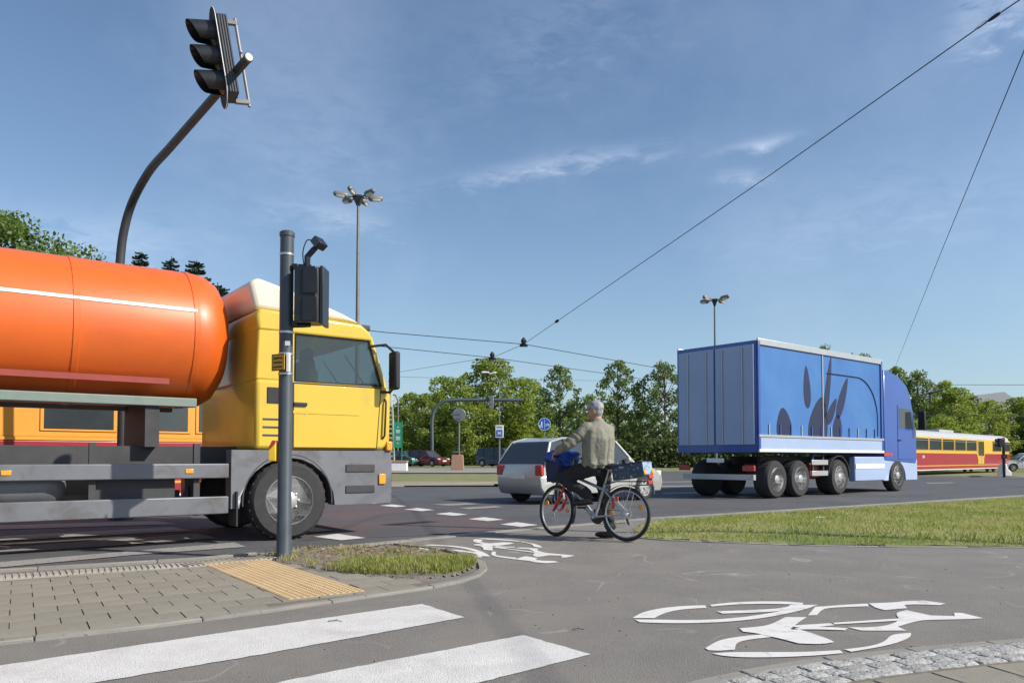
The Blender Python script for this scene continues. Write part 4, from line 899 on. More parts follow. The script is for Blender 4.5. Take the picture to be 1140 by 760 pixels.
# ================================================================== TREES
def make_tree(name, label, H_, Wd, seed, leafm='leaf', n_cl=70, n_lf=95, ls=.34, low=.16, airy=.0, shape='round', cluster=.13):
    r = random.Random(seed); nr = np.random.default_rng(seed)
    t = thing(name, label, 'tree'); tk = MB(); lean = Vector((r.uniform(-.03, .03), r.uniform(-.03, .03), 1))
    tr_pts = [Vector((lean.x*z*H_+.02*H_*math.sin(3*z+seed), lean.y*z*H_, z*H_)) for z in (0, .12, .3, .5, .7, .88)]
    tk.tube(tr_pts, [H_*.020, H_*.016, H_*.013, H_*.010, H_*.006, H_*.002], 8); tk.build('trunk', 'bark', t, smooth=True)
    limbs = MB(); cls = []
    for k in range(n_cl):
        z = low+(1-low)*((k+r.random())/n_cl)
        if shape == 'round': prof = math.sin(PI*min(1, max(0.02, (z-low)/(1-low)))**.80)**.55
        elif shape == 'column': prof = .85*math.sin(PI*((z-low)/(1-low))**.7)**.4
        else: prof = (1-((z-low)/(1-low)))**.7
        a = k*2.399+r.uniform(-.5, .5); rad = Wd/2*prof*(r.random()**.45)*r.uniform(.78, 1.08)
        c = Vector((math.cos(a)*rad, math.sin(a)*rad, z*H_*r.uniform(.96, 1.0)))+Vector((lean.x*z*H_, lean.y*z*H_, 0))
        sz = H_*cluster*r.uniform(.6, 1.15)*(1-.35*z); cls.append((c, sz))
        if k % 2 == 0:
            s0 = Vector((lean.x*z*H_*.7, lean.y*z*H_*.7, max(.08, z-.18)*H_)); m_ = s0.lerp(c, .5)+Vector((0, 0, -.02*H_)); limbs.tube([s0, m_, c], [H_*.006, H_*.0035, H_*.001], 5)
    limbs.build('limbs', 'bark', t)
    cen = []; 
    for c, sz in cls:
        n_ = int(n_lf*(sz/(H_*cluster))**2*r.uniform(.6, 1.2)); d = nr.normal(size=(n_, 3)); d /= np.linalg.norm(d, axis=1)[:, None]; rr = nr.random(n_)**(.42)
        p = d*rr[:, None]*sz*np.array([1.0, 1.0, .68]); cen.append(p+np.array(c))
    C = np.concatenate(cen); n_ = len(C)
    u = nr.normal(size=(n_, 3)); u /= np.linalg.norm(u, axis=1)[:, None]; w = np.cross(u, nr.normal(size=(n_, 3))); w /= np.linalg.norm(w, axis=1)[:, None]
    s1 = ls*nr.uniform(.5, 1.25, n_)[:, None]; s2 = s1*.62
    V_ = np.stack([C-u*s1, C-w*s2, C+u*s1*.9, C+w*s2], 1).reshape(-1, 3)
    me = bpy.data.meshes.new('crown'); F_ = np.arange(n_*4).reshape(-1, 4); me.from_pydata(V_.tolist(), [], F_.tolist()); me.materials.append(M[leafm])
    o = bpy.data.objects.new('crown', me); COL.objects.link(o); o.parent = t; return t
protoA = make_tree('leafy_tree', 'x', 12, 8.5, 1, 'leaf', 95, 230, .20, low=.10, cluster=.12)
protoB = make_tree('leafy_tree', 'x', 12, 7.4, 2, 'leaf', 80, 210, .20, low=.12, cluster=.11)
protoC = make_tree('airy_tree', 'x', 12, 6.8, 3, 'leaf_blue', 80, 150, .19, low=.12, cluster=.09)
protoD = make_tree('airy_tree', 'x', 12, 8.2, 4, 'leaf_blue', 92, 170, .19, low=.10, cluster=.10)
protoE = make_tree('poplar_tree', 'x', 14, 3.8, 5, 'leaf_blue', 80, 130, .17, low=.1, shape='column', cluster=.07)
protoF = make_tree('leafy_tree', 'x', 12, 8.0, 6, 'leaf_yellow', 92, 200, .20, low=.06, cluster=.115)
used = set()
def plant(proto, px, top, Y, label, wscale=1.0, H0=12, rz=None, zb=None):
    q = base(px, Y); h = P(px, top, Y).z-q.z; s = h/H0/.99
    rz = random.uniform(0, 6.28) if rz is None else rz
    if proto not in used: used.add(proto); o = proto; o['label'] = label
    else: o = tree_copy(proto); o['label'] = label
    o.location = q; o.rotation_euler = (0, 0, rz); o.scale = (s*wscale, s*wscale, s); o['group'] = 'trees beyond the road'; return o
TL = [
 # middle block, behind the parked cars
 (protoF, 398, 452, 90, 'yellow-green tree seen behind the cab, left of the lattice pole', 1.0), (protoA, 424, 440, 98, 'green tree directly behind the lattice pole', 1.0),
 (protoB, 452, 437, 92, 'green tree behind the green banner', 1.1), (protoB, 492, 418, 100, 'tree with a thin pointed top left of the highest middle tree', .9), (protoA, 475, 440, 86, 'full round tree above the maroon car', 1.15),
 (protoA, 548, 402, 88, 'tallest bright green tree behind the grey signal arch', 1.25), (protoF, 520, 430, 84, 'bright green tree filling in behind the round grey-backed sign', 1.1), (protoB, 583, 420, 90, 'dense green tree behind the white and blue sign', 1.1),
 (protoC, 622, 407, 82, 'airy tree with an open top just left of the cyclist head', .95), (protoF, 604, 470, 78, 'low yellow-green tree behind the round blue bicycle sign', 1.4),
 (protoC, 690, 401, 80, 'sparse see-through tree just right of the cyclist head', 1.0), (protoD, 742, 404, 78, 'broad airy tree between the cyclist and the slim street light', .95),
 (protoD, 790, 403, 82, 'broad tree directly behind the slim street light', .8), (protoD, 840, 411, 80, 'broad rounded tree behind the rear of the blue trailer', .85), (protoA, 886, 404, 84, 'full tree hidden mostly by the middle of the blue trailer', .8),
 (protoE, 917, 384, 88, 'narrow dark poplar rising above the blue trailer', 1.0), (protoD, 958, 395, 76, 'broad dark tree behind the front of the blue trailer', .9),
 (protoC, 1000, 408, 82, 'tall thin-crowned tree just right of the blue cab roof', .85), (protoD, 1022, 414, 78, 'rounded tree left of the lamp pole behind the tram', .8), (protoB, 1048, 424, 84, 'round-topped tree directly behind the lamp pole by the tram', .8),
 (protoA, 1066, 434, 74, 'wide tree above the middle of the right tram', 1.1), (protoC, 1082, 440, 92, 'tree with a sparse tip above the tram doors', .9), (protoF, 1104, 446, 80, 'yellow-green tree above the tram front', 1.2), (protoA, 1135, 444, 84, 'dense tree at the right frame edge behind the tram front', 1.2), (protoB, 1170, 440, 80, 'dense tree cut by the right frame edge', 1.3),
 (protoF, 1010, 465, 70, 'bushy yellow-green tree low behind the tram roof at its left end', 1.6), (protoF, 1050, 462, 68, 'bushy yellow-green tree low behind the middle of the tram roof', 1.7), (protoF, 1128, 472, 90, 'low bushy tree just right of the tram front', 1.8),
 (protoD, 655, 440, 96, 'distant tree directly behind the cyclist shoulders', 1.0), (protoD, 715, 455, 98, 'low distant tree filling the gap right of the cyclist', 1.2), (protoD, 770, 450, 98, 'distant tree filling the gap left of the slim street light', 1.2), (protoF, 660, 480, 90, 'low yellow-green shrubby tree behind the cyclist jacket', 1.8),
 (protoA, 345, 440, 95, 'green tree hidden behind the yellow cab', 1.1), (protoB, 370, 450, 84, 'green tree behind the right end of the yellow cab', 1.1)]
for p_, px, top, Y, lab, ws in TL: plant(p_, px, top, Y, lab, ws, H0=14 if p_ is protoE else 12)
bigL = make_tree('leafy_tree', 'tall dense green tree at the left frame edge above the orange tank', 13.4, 12.5, 21, 'leaf_deep', 170, 520, .135, low=.12, cluster=.115); bigL.location = (-26.0, 38, 0); bigL['group'] = 'trees beyond the road'
bigM = make_tree('airy_tree', 'thinner duller tree right of the tall tree at the left edge', 12.2, 6.0, 22, 'leaf_blue', 80, 230, .115, low=.2, cluster=.095); bigM.location = (-22.6, 39.5, 0); bigM['group'] = 'trees beyond the road'
def spruce(label, px, top, Y, wd, seed, proto=None):
    q = Vector(((px-570)/FPX*Y, Y, 0)); h = P(px, top, Y).z
    if proto:
        o = tree_copy(proto); o['label'] = label; o.location = q; s = h/proto['h']; o.scale = (s*wd, s*wd, s); o.rotation_euler = (0, 0, random.uniform(0, 6)); return o
    r = random.Random(seed); t = thing('spruce_tree', label, 'tree', q, 0, 'dark spruces above the orange tank'); t['h'] = h
    MB().tube([(0, 0, 0), (0, 0, h*.5), (0, 0, h)], [.16, .10, .02], 7).build('trunk', 'bark', t)
    V_ = []; F_ = []; z = h*.08
    while z < h*.99:
        L = (1-z/h)**.74*h*.25+.06; n_ = 7+int(7*(1-z/h))
        for k in range(n_):
            a = 2*PI*(k+r.random()*.8)/n_; l = L*r.uniform(.55, 1.2)+.12; d = Vector((math.cos(a), math.sin(a), 0)); s = Vector((-d.y, d.x, 0))
            zz = z+r.uniform(-.12, .12); m_ = max(5, int(l/.085))
            for i in range(m_):
                u = (i+.6)/m_; c = d*(l*u)+Vector((0, 0, zz-.22*l*math.sin(u*1.9)+.16*l*u*u)); w_ = .30*l*(1-u*.75)*r.uniform(.6, 1.2)+.05
                for sg in (-1, 1):
                    o = len(V_); tip = c+s*(sg*w_)+d*(w_*.7)+Vector((0, 0, -.05-.12*w_)); V_ += [tuple(c), tuple(c+d*.07+Vector((0, 0, .03))), tuple(tip), tuple(c+s*sg*w_*.4-Vector((0, 0, .09)))]; F_ += [(o, o+1, o+2), (o, o+2, o+3)]
        z += .30*(1-.45*z/h)
    me = bpy.data.meshes.new('branches'); me.from_pydata(V_, [], F_); me.materials.append(M['needle']); o = bpy.data.objects.new('branches', me); COL.objects.link(o); o.parent = t; return t
s1 = spruce('dark spruce tip just right of the curved signal mast', 154, 280, 44, 1, 31); s2 = spruce('dark spruce with a broad tip in the middle of the spruce group', 188, 285, 42, 1, 32)
for px, top, Y, w_, lb, pr in ((108, 288, 50, 1.3, 'small dark spruce tip left of the curved signal mast', s1), (170, 298, 46, 1.3, 'short spruce tip between the two taller ones', s2), (216, 290, 44, 1.3, 'dark spruce right of the middle one with a slim tip', s1), (240, 314, 42, 1.4, 'dark spruce at the right end of the group beside the cab roof', s2)): spruce(lb, px, top, Y, w_, 0, pr)
# low hedge far behind on the right and undergrowth
def hedge(name, label, x0, x1, y, h, d, n, m='hedge', ls=.16):
    t = thing(name, label, 'hedge', ((x0+x1)/2, y, hgt((x0+x1)/2, y))); L = x1-x0; nr = np.random.default_rng(n)
    C = np.stack([nr.uniform(-L/2, L/2, n), nr.normal(0, d/3, n), h*(1-nr.random(n)**1.6)], 1)
    for i in range(n): C[i, 2] *= .8+.35*mnoise.noise(Vector((C[i, 0]*.5, n, 0)))
    C[:, 2] = np.maximum(C[:, 2], .02); u = nr.normal(size=(n, 3)); u /= np.linalg.norm(u, axis=1)[:, None]; w = np.cross(u, nr.normal(size=(n, 3))); w /= np.linalg.norm(w, axis=1)[:, None]
    V_ = np.stack([C-u*ls, C-w*ls*.6, C+u*ls, C+w*ls*.6], 1).reshape(-1, 3); me = bpy.data.meshes.new('foliage'); me.from_pydata(V_.tolist(), [], np.arange(n*4).reshape(-1, 4).tolist()); me.materials.append(M[m]); o = bpy.data.objects.new('foliage', me); COL.objects.link(o); o.parent = t
    MB().tube([(-L/2, 0, .2), (0, 0, .25), (L/2, 0, .2)], .12, 6).build('stems', 'bark', t); return t
hedge('hedge', 'long low dark hedge under the trees behind the parked cars', -22, 8, 96, 3.2, 4, 9000, ls=.25)
hedge('hedge', 'low bushy hedge along the road behind the cyclist and the blue truck', 9, 36, 72, 3.2, 3, 11000, ls=.2)
hedge('hedge', 'green hedge behind the right tram and the frame edge', 34, 78, 82, 4.5, 4, 11000, ls=.22)
# far wood closing the horizon
wood = MB(); nr = np.random.default_rng(5)
n = 26000; ang_ = nr.uniform(-1.0, 1.0, n); RR = nr.uniform(150, 185, n); hh_ = 9+3*np.sin(ang_*23)+2*np.sin(ang_*61)
C = np.stack([np.sin(ang_)*RR, np.cos(ang_)*RR, hh_*nr.random(n)**.7+.3], 1); u = nr.normal(size=(n, 3)); u /= np.linalg.norm(u, axis=1)[:, None]; w = np.cross(u, nr.normal(size=(n, 3))); w /= np.linalg.norm(w, axis=1)[:, None]
me = bpy.data.meshes.new('far_wood'); me.from_pydata(np.stack([C-u*.7, C-w*.5, C+u*.7, C+w*.5], 1).reshape(-1, 3).tolist(), [], np.arange(n*4).reshape(-1, 4).tolist()); me.materials.append(M['leaf_blue'])
o = bpy.data.objects.new('far_wood', me); COL.objects.link(o); tag(o, 'far-off belt of dull green wood along the horizon', 'wood', None, 'stuff')
# grey hall roof behind the right trees
hl = thing('hall', 'pale grey hall roof showing behind the trees above the right tram', 'building', ((1080-570)/FPX*130, 130, 0))
MB().box((0, 0, 4.5), (9, 12, 9)).build('wall', 'hall', hl); MB().prism([(-5, 9), (5, 9), (5, 9.6), (1.8, 11.8), (-5, 11.0)], -6.5, 6.5, Matrix(((1, 0, 0), (0, 0, 1), (0, 1, 0)))).build('roof', 'tram_roof', hl)
# ================================================================== VEHICLES
XZ = Matrix(((1, 0, 0), (0, 0, 1), (0, 1, 0)))         # prism (x,z) outline extruded along y
def wheel(parent, x, y, r, w, side, rimm='rim', spokes=0, ratio=.62, nuts=8):
    s = side; pr = [(r*ratio, -w/2), (r*.90, -w/2), (r*.985, -w*.36), (r, -w*.2), (r, w*.2), (r*.985, w*.36), (r*.90, w/2), (r*ratio, w/2)]
    t = MB().lathe((x, y, r), pr, 'y', 32)
    for k in range(28):
        a = 2*PI*k/28; t.box((x+math.cos(a)*r*.992, y, r+math.sin(a)*r*.992), (.012, w*.7, .03), Matrix.Rotation(-a, 3, 'Y'))
    tw = t.build('wheel', 'rubber', parent, smooth=True)
    o = y+s*w/2; rm = MB().lathe((x, o, r), [(r*ratio, .0), (r*ratio*.98, s*.008), (r*ratio*.88, -s*.05), (r*ratio*.55, -s*.07), (r*ratio*.42, -s*.02), (r*ratio*.30, s*.01), (.01, s*.015)] if not spokes else [(r*ratio, .0), (r*ratio*.99, s*.01), (r*ratio*.86, -s*.015)], 'y', 28)
    if not spokes:
        for k in range(nuts):
            a = 2*PI*k/nuts; rm.lathe((x+math.cos(a)*r*ratio*.36, o+s*.0, r+math.sin(a)*r*ratio*.36), [(.016, -.02), (.013, s*.022)], 'y', 6)
        rm.build('rim', rimm, tw, smooth=True)
        hl_ = MB()
        for k in range(8): a = 2*PI*(k+.5)/8; hl_.lathe((x+math.cos(a)*r*ratio*.72, o-s*.045, r+math.sin(a)*r*ratio*.72), [(.035, -.004), (.035, .004)], 'y', 8)
        hl_.build('rim_holes', 'black', tw)
    else:
        rr = r*ratio
        for k in range(spokes):
            a = 2*PI*k/spokes+.3; d = Vector((math.cos(a), 0, math.sin(a))); c = Vector((x, o-s*.012, r)); rm.tube([c+d*rr*.12, c+d*rr*.93], [(.022, .05), (.016, .035)], 6, ref=(0, 1, 0))
        rm.lathe((x, o, r), [(rr*.2, -.03), (rr*.2, .0), (.02, s*.01)], 'y', 14); rm.build('rim', rimm, tw, smooth=True)
        MB().lathe((x, o-s*.05, r), [(rr*.9, -.005), (rr*.9, .005)], 'y', 22).build('brake_disc', 'truck_dark', tw)
    return tw
def arch_profile(x0, x1, z0, z1, cx, r, n=12):     # panel with a round wheel cut-out from below
    pts = [(x0, z0)]
    if cx-r > x0: pts.append((cx-r, z0))
    for k in range(n+1):
        a = PI-PI*k/n; X = cx+r*math.cos(a); Z = z0+max(0, 0)+r*math.sin(a)
        if x0 < X < x1: pts.append((X, min(Z, z1-.04)))
    if cx+r < x1: pts.append((cx+r, z0))
    pts += [(x1, z0), (x1, z1), (x0, z1)]; return pts
# ---- orange tanker with yellow cab
TW = math.atan2(.6, .8); qn = G(318, 600); root = Vector((qn.x-.6*1.1, qn.y+.8*1.1, 0))
tk = thing('tanker_truck', 'orange tank truck with a yellow cab and cream roof wedge behind the signal post', 'truck', root, TW)
cabp = [(1.30, 1.14), (1.42, 1.25), (1.43, 1.9), (1.37, 2.02), (-.44, 2.02), (-.44, 1.14)]
cab = MB().prism(cabp, -1.22, 1.22, XZ).build('cab', 'truck_yellow', tk, bevel=.05, seg=3)
for s in (-1, 1):
    dp = [(1.20, 1.17), (1.26, 1.98), (.04, 1.98), (.04, 1.17)]; MB().prism([(1.215, 1.155), (1.275, 2.0), (.025, 2.0), (.025, 1.155)], s*1.205, s*1.224, XZ).build('door_seam', 'black', cab)
    if s < 0: pass
    d = MB().prism(dp, s*1.215, s*1.232, XZ).build('door', 'truck_yellow', cab, bevel=.006)
    MB().prism([(1.28, 2.0), (1.10, 2.64), (.06, 2.64), (.06, 2.0)], s*1.175, s*1.183, XZ).build('door_window', 'glass', cab); MB().tube([(1.29, s*1.185, 2.01), (1.10, s*1.185, 2.63), (.07, s*1.185, 2.63), (.07, s*1.185, 2.01), (1.29, s*1.185, 2.01)], .018, 5).build('window_seal', 'black', cab)
    MB().box((.12, s*1.245, 1.72), (.18, .03, .045)).build('door_handle', 'black', d, bevel=.008)
    for z in (1.32, 1.42, 1.52): MB().box((-.20, s*1.224, z), (.30, .008, .02)).build('panel_groove', 'truck_dark', cab)
    MB().box((.49, s*1.234, 1.62), (.92, .008, .035)).build('door_crease', 'truck_yellow', d)
    m_ = MB().box((1.38, s*1.40, 2.22), (.09, .20, .52)).build('mirror', 'black', cab, bevel=.03)
    MB().tube([(1.1, s*1.20, 2.55), (1.30, s*1.30, 2.58), (1.38, s*1.38, 2.48)], .018, 6).build('mirror_bracket', 'black', cab); MB().tube([(1.25, s*1.20, 1.94), (1.36, s*1.32, 1.93), (1.38, s*1.38, 1.99)], .018, 6).build('mirror_bracket', 'black', cab)
    low = arch_profile(-.72, 1.44, .42, 1.135, 0, .62)
    lw = MB().prism(low, s*.98, s*1.20, XZ).build('lower_panel', 'truck_grey', tk, bevel=.015)
    for z in (.62, .90): MB().box((.98, s*1.205, z), (.42, .02, .10)).build('cab_step', 'truck_dark', lw, bevel=.006)
    MB().box((1.30, s*1.215, .75), (.10, .02, .14)).build('marker_lamp', 'orange_plastic', lw, bevel=.008)
ws = MB().prism([(1.445, 1.95), (1.455, 1.95), (1.165, 2.70), (1.155, 2.70)], -1.08, 1.08, XZ); ws.v = [(x+.0, y, z) for x, y, z in ws.v]; ws.build('windscreen', 'glass', cab)
MB().box((1.40, 0, .72), (.16, 2.36, .62)).build('front_bumper', 'truck_grey', tk, bevel=.04)
for s in (-1, 1): MB().box((1.475, s*.95, .78), (.03, .36, .20)).build('headlight', 'lamp_glass', tk, bevel=.01)
MB().box((1.45, 0, 1.45), (.04, 1.7, .36)).build('grille', 'truck_dark', tk, bevel=.01)
MB().prism([(-.42, 2.91), (-.50, 3.24), (-.38, 3.32), (.1, 3.20), (.8, 2.98), (1.05, 2.88)], -1.08, 1.08, XZ).build('roof_spoiler', 'truck_white', tk, bevel=.06, seg=3)
for x in (-.15, -.1): pass
MB().box((1.12, 0, 2.84), (.20, 2.0, .08)).build('sun_visor', 'truck_dark', tk, bevel=.02)
for s in (-1, 1):
    wheel(tk, 0, s*1.08, .50, .29, s, 'rim')
    for xw in (-4.6, -5.95): wheel(tk, xw, s*.98, .50, .52, s, 'rim')
    gb = MB().box((-2.12, s*1.17, .88), (2.75, .05, .175)).build('side_guard', 'truck_grey', tk, bevel=.012)
    MB().box((-2.12, s*1.17, .47), (2.75, .05, .21)).build('side_guard', 'truck_grey', tk, bevel=.012)
    for x in (-1.1, -2.2, -3.35): MB().box((x, s*1.10, .78), (.07, .06, .85)).build('guard_post', 'truck_dark', gb)
    MB().box((-3.0, s*.42, 1.05), (9.4, .09, .26)).build('chassis_beam', 'truck_dark', tk)
    MB().torus((-4.6, s*.98, .5), .60, (.015, .27), 'y', 20, 6, arc=(0, PI)).build('mudguard', 'truck_dark', tk)
    MB().torus((-5.95, s*.98, .5), .60, (.015, .27), 'y', 20, 6, arc=(0, PI)).build('mudguard', 'truck_dark', tk)
    MB().torus((0, s*1.08, .5), .58, (.015, .14), 'y', 22, 6, arc=(-.1, PI+.1)).build('mudguard', 'truck_dark', tk)
MB().box((-1.75, -.86, .72), (.85, .42, .46)).build('battery_box', 'truck_dark', tk, bevel=.02)
MB().cap((-2.65, -.82, .72), (-3.15, -.82, .72), .24, .24, 16).build('air_tank', 'truck_grey', tk, smooth=True)
MB().cap((-1.7, .82, .76), (-3.0, .82, .76), .27, .27, 16).build('fuel_tank', 'mast_light', tk, smooth=True)
R_ = .89; zc_ = 2.58
tank = MB().lathe((0, 0, zc_), [(.03, -.50), (.35, -.53), (.62, -.60), (.78, -.70), (.87, -.84), (R_, -1.0), (R_, -8.0), (.8, -8.25), (.4, -8.4), (.02, -8.42)], 'x', 56).build('tank', 'truck_orange', tk, smooth=True)
for x in (-1.05, -2.35, -3.65, -4.95, -6.25, -7.9): MB().lathe((0, 0, zc_), [(R_+.001, x-.035), (R_+.010, x-.03), (R_+.010, x+.03), (R_+.001, x+.035)], 'x', 48).build('tank_band', 'truck_orange', tank, smooth=True)
st = MB().tube([(-1.05, -R_*.955-.006, zc_+.265), (-8.0, -R_*.955-.006, zc_+.265)], [(.022, .004)]*2, 6, ref=(0, .3, 1)); st.build('highlight_stripe', 'white_plate', tank)  # white strip laid on as a painted highlight line along the tank
MB().box((-4.6, -.78, zc_-.62), (6.5, .05, .07)).build('hose_tray', 'truck_red', tank)
for s in (-1, 1): MB().box((-4.5, s*.62, 1.72), (7.0, .16, .11)).build('tank_rail', 'green_rail', tk, bevel=.01)
for x in (-1.5, -3.2, -4.9, -6.6, -7.7): MB().box((x, 0, 1.45), (.16, 1.3, .56), taper=1.0).build('tank_saddle', 'truck_dark', tk)
MB().prism([(.06, 2.0), (.06, 2.66), (-.41, 2.66), (-.44, 2.0)], -1.20, 1.20, XZ).build('rear_panel', 'truck_yellow', cab, bevel=.03, seg=3)
MB().prism([(1.16, 2.62), (1.12, 2.74), (.98, 2.84), (-.40, 2.90), (-.44, 2.82), (-.42, 2.62)], -1.21, 1.21, XZ).build('roof', 'truck_yellow', cab, bevel=.04, seg=3)
for s in (-1, 1):
    MB().tube([(1.345, s*1.14, 2.0), (1.125, s*1.13, 2.68)], [(.05, .05)]*2, 8).build('pillar', 'truck_yellow', cab, smooth=True)
    MB().box((.50, s*.55, 1.9), (.14, .50, .95), Matrix.Rotation(-.15, 3, 'Y')).build('seat', 'truck_dark', cab, bevel=.04)
    MB().box((.47, s*.55, 2.42), (.11, .28, .22)).build('headrest', 'truck_dark', cab, bevel=.03)
for s in (-1, 1):
    MB().tube([(1.30, s*1.225, 1.30), (1.31, s*1.26, 1.34), (1.33, s*1.26, 1.80), (1.33, s*1.225, 1.84)], .014, 6).build('grab_handle', 'black', cab, smooth=True)
    MB().box((1.40, s*1.19, 1.20), (.09, .10, .13)).build('indicator_lamp', 'orange_plastic', cab, bevel=.015)
    MB().box((-.20, s*1.226, 1.82), (.20, .012, .20)).build('air_vent', 'black', cab, bevel=.004)
    MB().lathe((.20, s*1.232, 1.60), [(.018, -.004), (.018, .004)], 'y', 10).build('door_lock', 'clamp', cab)
    MB().box((-.66, s*1.10, .42), (.02, .30, .42)).build('mud_flap', 'rubber', tk)
    for x in (-1.2, -3.0): MB().box((x, s*1.198, .88), (.09, .012, .05)).build('side_marker', 'orange_plastic', tk, bevel=.004)
for y in (-.5, .3): MB().tube([(1.44, y, 2.02), (1.40, y+.05, 2.10), (1.25, y+.40, 2.55)], .009, 5).build('wiper', 'black', cab)
MB().torus((1.02, .55, 2.0), .20, .016, 'x', 22, 6, rot=Matrix.Rotation(.6, 3, 'Y')).build('steering_wheel', 'black', cab, smooth=True)
MB().box((1.22, 0, 1.98), (.30, 2.1, .18)).build('dashboard', 'truck_dark', cab, bevel=.04)
# ---- blue curtain-side lorry
hd = Vector((.775, .632)).normalized(); ln_ = Vector((-hd.y, hd.x)); qb = G(996, 546.5)
bt_ = thing('curtain_lorry', 'blue curtain-sided articulated lorry with dark leaf shapes on its side, on the right', 'truck', (qb.x+ln_.x*1.1, qb.y+ln_.y*1.1, 0), math.atan2(hd.y, hd.x))
cabb = MB().prism([(1.30, .85), (1.40, 1.0), (1.40, 1.9), (1.22, 2.35), (1.02, 2.98), (.75, 3.35), (.2, 3.62), (-.5, 3.75), (-.85, 3.75), (-.85, .95)], -1.20, 1.20, XZ).build('cab', 'blue_cab', bt_, bevel=.07, seg=3)
for s in (-1, 1):
    d = MB().prism([(1.15, 1.0), (1.17, 1.95), (.98, 2.68), (.05, 2.72), (.05, 1.0)], s*1.196, s*1.212, XZ).build('door', 'blue_cab', cabb, bevel=.006)
    MB().prism([(1.08, 1.98), (.93, 2.60), (.12, 2.62), (.12, 1.98)], s*1.206, s*1.216, XZ).build('door_window', 'glass_dark', d)
    MB().box((.15, s*1.222, 1.6), (.16, .03, .04)).build('door_handle', 'black', d)
    MB().box((1.30, s*1.42, 2.25), (.12, .22, .60)).build('mirror', 'black', cabb, bevel=.03)
    MB().prism(arch_profile(-.9, 1.42, .35, 1.0, 0, .60), s*.98, s*1.19, XZ).build('lower_panel', 'blue_pale', bt_, bevel=.015)
    MB().box((-.62, s*1.205, 1.15), (.55, .012, .10)).build('side_stripe', 'red_plastic', cabb)
    fp = MB().box((-1.78, s*1.10, .72), (1.85, .20, .72)).build('side_fairing', 'blue_pale', bt_, bevel=.03)
    MB().box((-1.78, s*1.206, .80), (1.80, .012, .14)).build('fairing_stripe', 'white_plate', fp)
    wheel(bt_, 0, s*1.06, .50, .30, s); wheel(bt_, -3.6, s*.96, .50, .50, s)
    for x in (-5.65, -6.78): wheel(bt_, x, s*.98, .49, .42, s)
    MB().torus((-3.6, s*.96, .5), .60, (.02, .27), 'y', 18, 6, arc=(.1, PI-.1)).build('mudguard', 'truck_dark', bt_)
    MB().box((-3.2, s*.40, .98), (6.4, .08, .22)).build('chassis_beam', 'truck_dark', bt_)
    gd = MB().box((-4.62, s*1.16, .62), (.86, .04, .14)).build('side_guard', 'silver_trim', bt_, bevel=.01)
    MB().box((-4.62, s*1.16, .92), (.86, .04, .14)).build('side_guard', 'silver_trim', bt_, bevel=.01)
    for x in (-4.35, -4.9): MB().box((x, s*1.1, .85), (.06, .06, .55)).build('guard_post', 'truck_dark', gd)
    MB().box((-4.6, s*.85, .7), (.5, .3, .4)).build('tool_box', 'truck_red', bt_, bevel=.02)
MB().box((1.36, 0, .62), (.16, 2.3, .5)).build('front_bumper', 'blue_cab', bt_, bevel=.04)
ws = MB().prism([(1.415, 1.85), (1.425, 1.85), (1.055, 2.93), (1.045, 2.93)], -1.05, 1.05, XZ).build('windscreen', 'glass_dark', cabb)
X0, X1 = -7.7, -1.05; zt, zb = 4.0, 1.18
tr = MB().box(((X0+X1)/2, 0, (zt+zb)/2+.02), (X1-X0-.06, 2.46, zt-zb-.08)).build('curtain', 'blue_curtain', bt_, bevel=.015)
sd = random.Random(4)
for s in (-1, 1):
    MB().box(((X0+X1)/2, s*1.24, zb+.20), (X1-X0, .05, .40)).build('lower_board', 'blue_pale', bt_, bevel=.01)
    MB().box(((X0+X1)/2, s*1.27, zb+.42), (X1-X0, .03, .06)).build('board_trim', 'silver_trim', bt_)
    MB().box(((X0+X1)/2, s*1.27, zb+.05), (X1-X0, .03, .07)).build('board_trim', 'white_plate', bt_)
    MB().box(((X0+X1)/2, s*1.245, zt-.03), (X1-X0, .05, .16)).build('top_rail', 'silver_trim', bt_, bevel=.01)
    for x in (X0+.05, X1-.05): MB().box((x, s*1.245, (zt+zb)/2-.0), (.10, .05, zt-zb-.02)).build('corner_post', 'blue_cab', bt_, bevel=.01)
    for k in range(12):
        x = X0+.5+k*(X1-X0-1)/11; MB().box((x, s*1.245, zb+.55), (.035, .02, .35)).build('curtain_strap', 'silver_trim' if k % 3 == 0 else 'blue_cab', tr)
    MB().box((-4.55, s*1.24, (zt+zb)/2+.1), (.04, .03, zt-zb-.3)).build('curtain_pole', 'silver_trim', tr)
    def leaf(cx, cz, L, w_, an):
        pts = []
        for k in range(20):
            a = 2*PI*k/20; u = L/2*math.cos(a); v = w_/2*math.sin(a)*(1-.35*math.cos(a)); pts.append((cx+u*math.sin(an)+v*math.cos(an), cz+u*math.cos(an)-v*math.sin(an)))
        MB().prism(pts, s*1.2325, s*1.2355, XZ).build('leaf_print', 'navy_print', tr)
    for a in ((-4.75, 2.0, 1.5, .95, .28), (-5.35, 2.95, 1.15, .34, -.06), (-4.25, 3.0, 1.8, .26, .22), (-3.45, 2.75, 1.35, .34, .48), (-6.5, 1.9, .9, .7, -.15), (-3.75, 1.9, .8, .5, .1), (-4.05, 2.35, .9, .30, .62)): leaf(*a)
    arc_ = []
    for k in range(14): a = PI/2*k/13; arc_.append((-2.6+1.25*math.sin(a)-.0, s*1.236, 2.2+1.2*math.cos(a)))
    MB().tube([(-4.3, s*1.236, 3.4)]+arc_+[(-1.35, s*1.236, 1.7)], .018, 5).build('curved_line_print', 'navy_print', tr)
rd = MB().box((X0+.0, 0, (zt+zb)/2), (.06, 2.44, zt-zb)).build('rear_frame', 'blue_cab', bt_, bevel=.01)
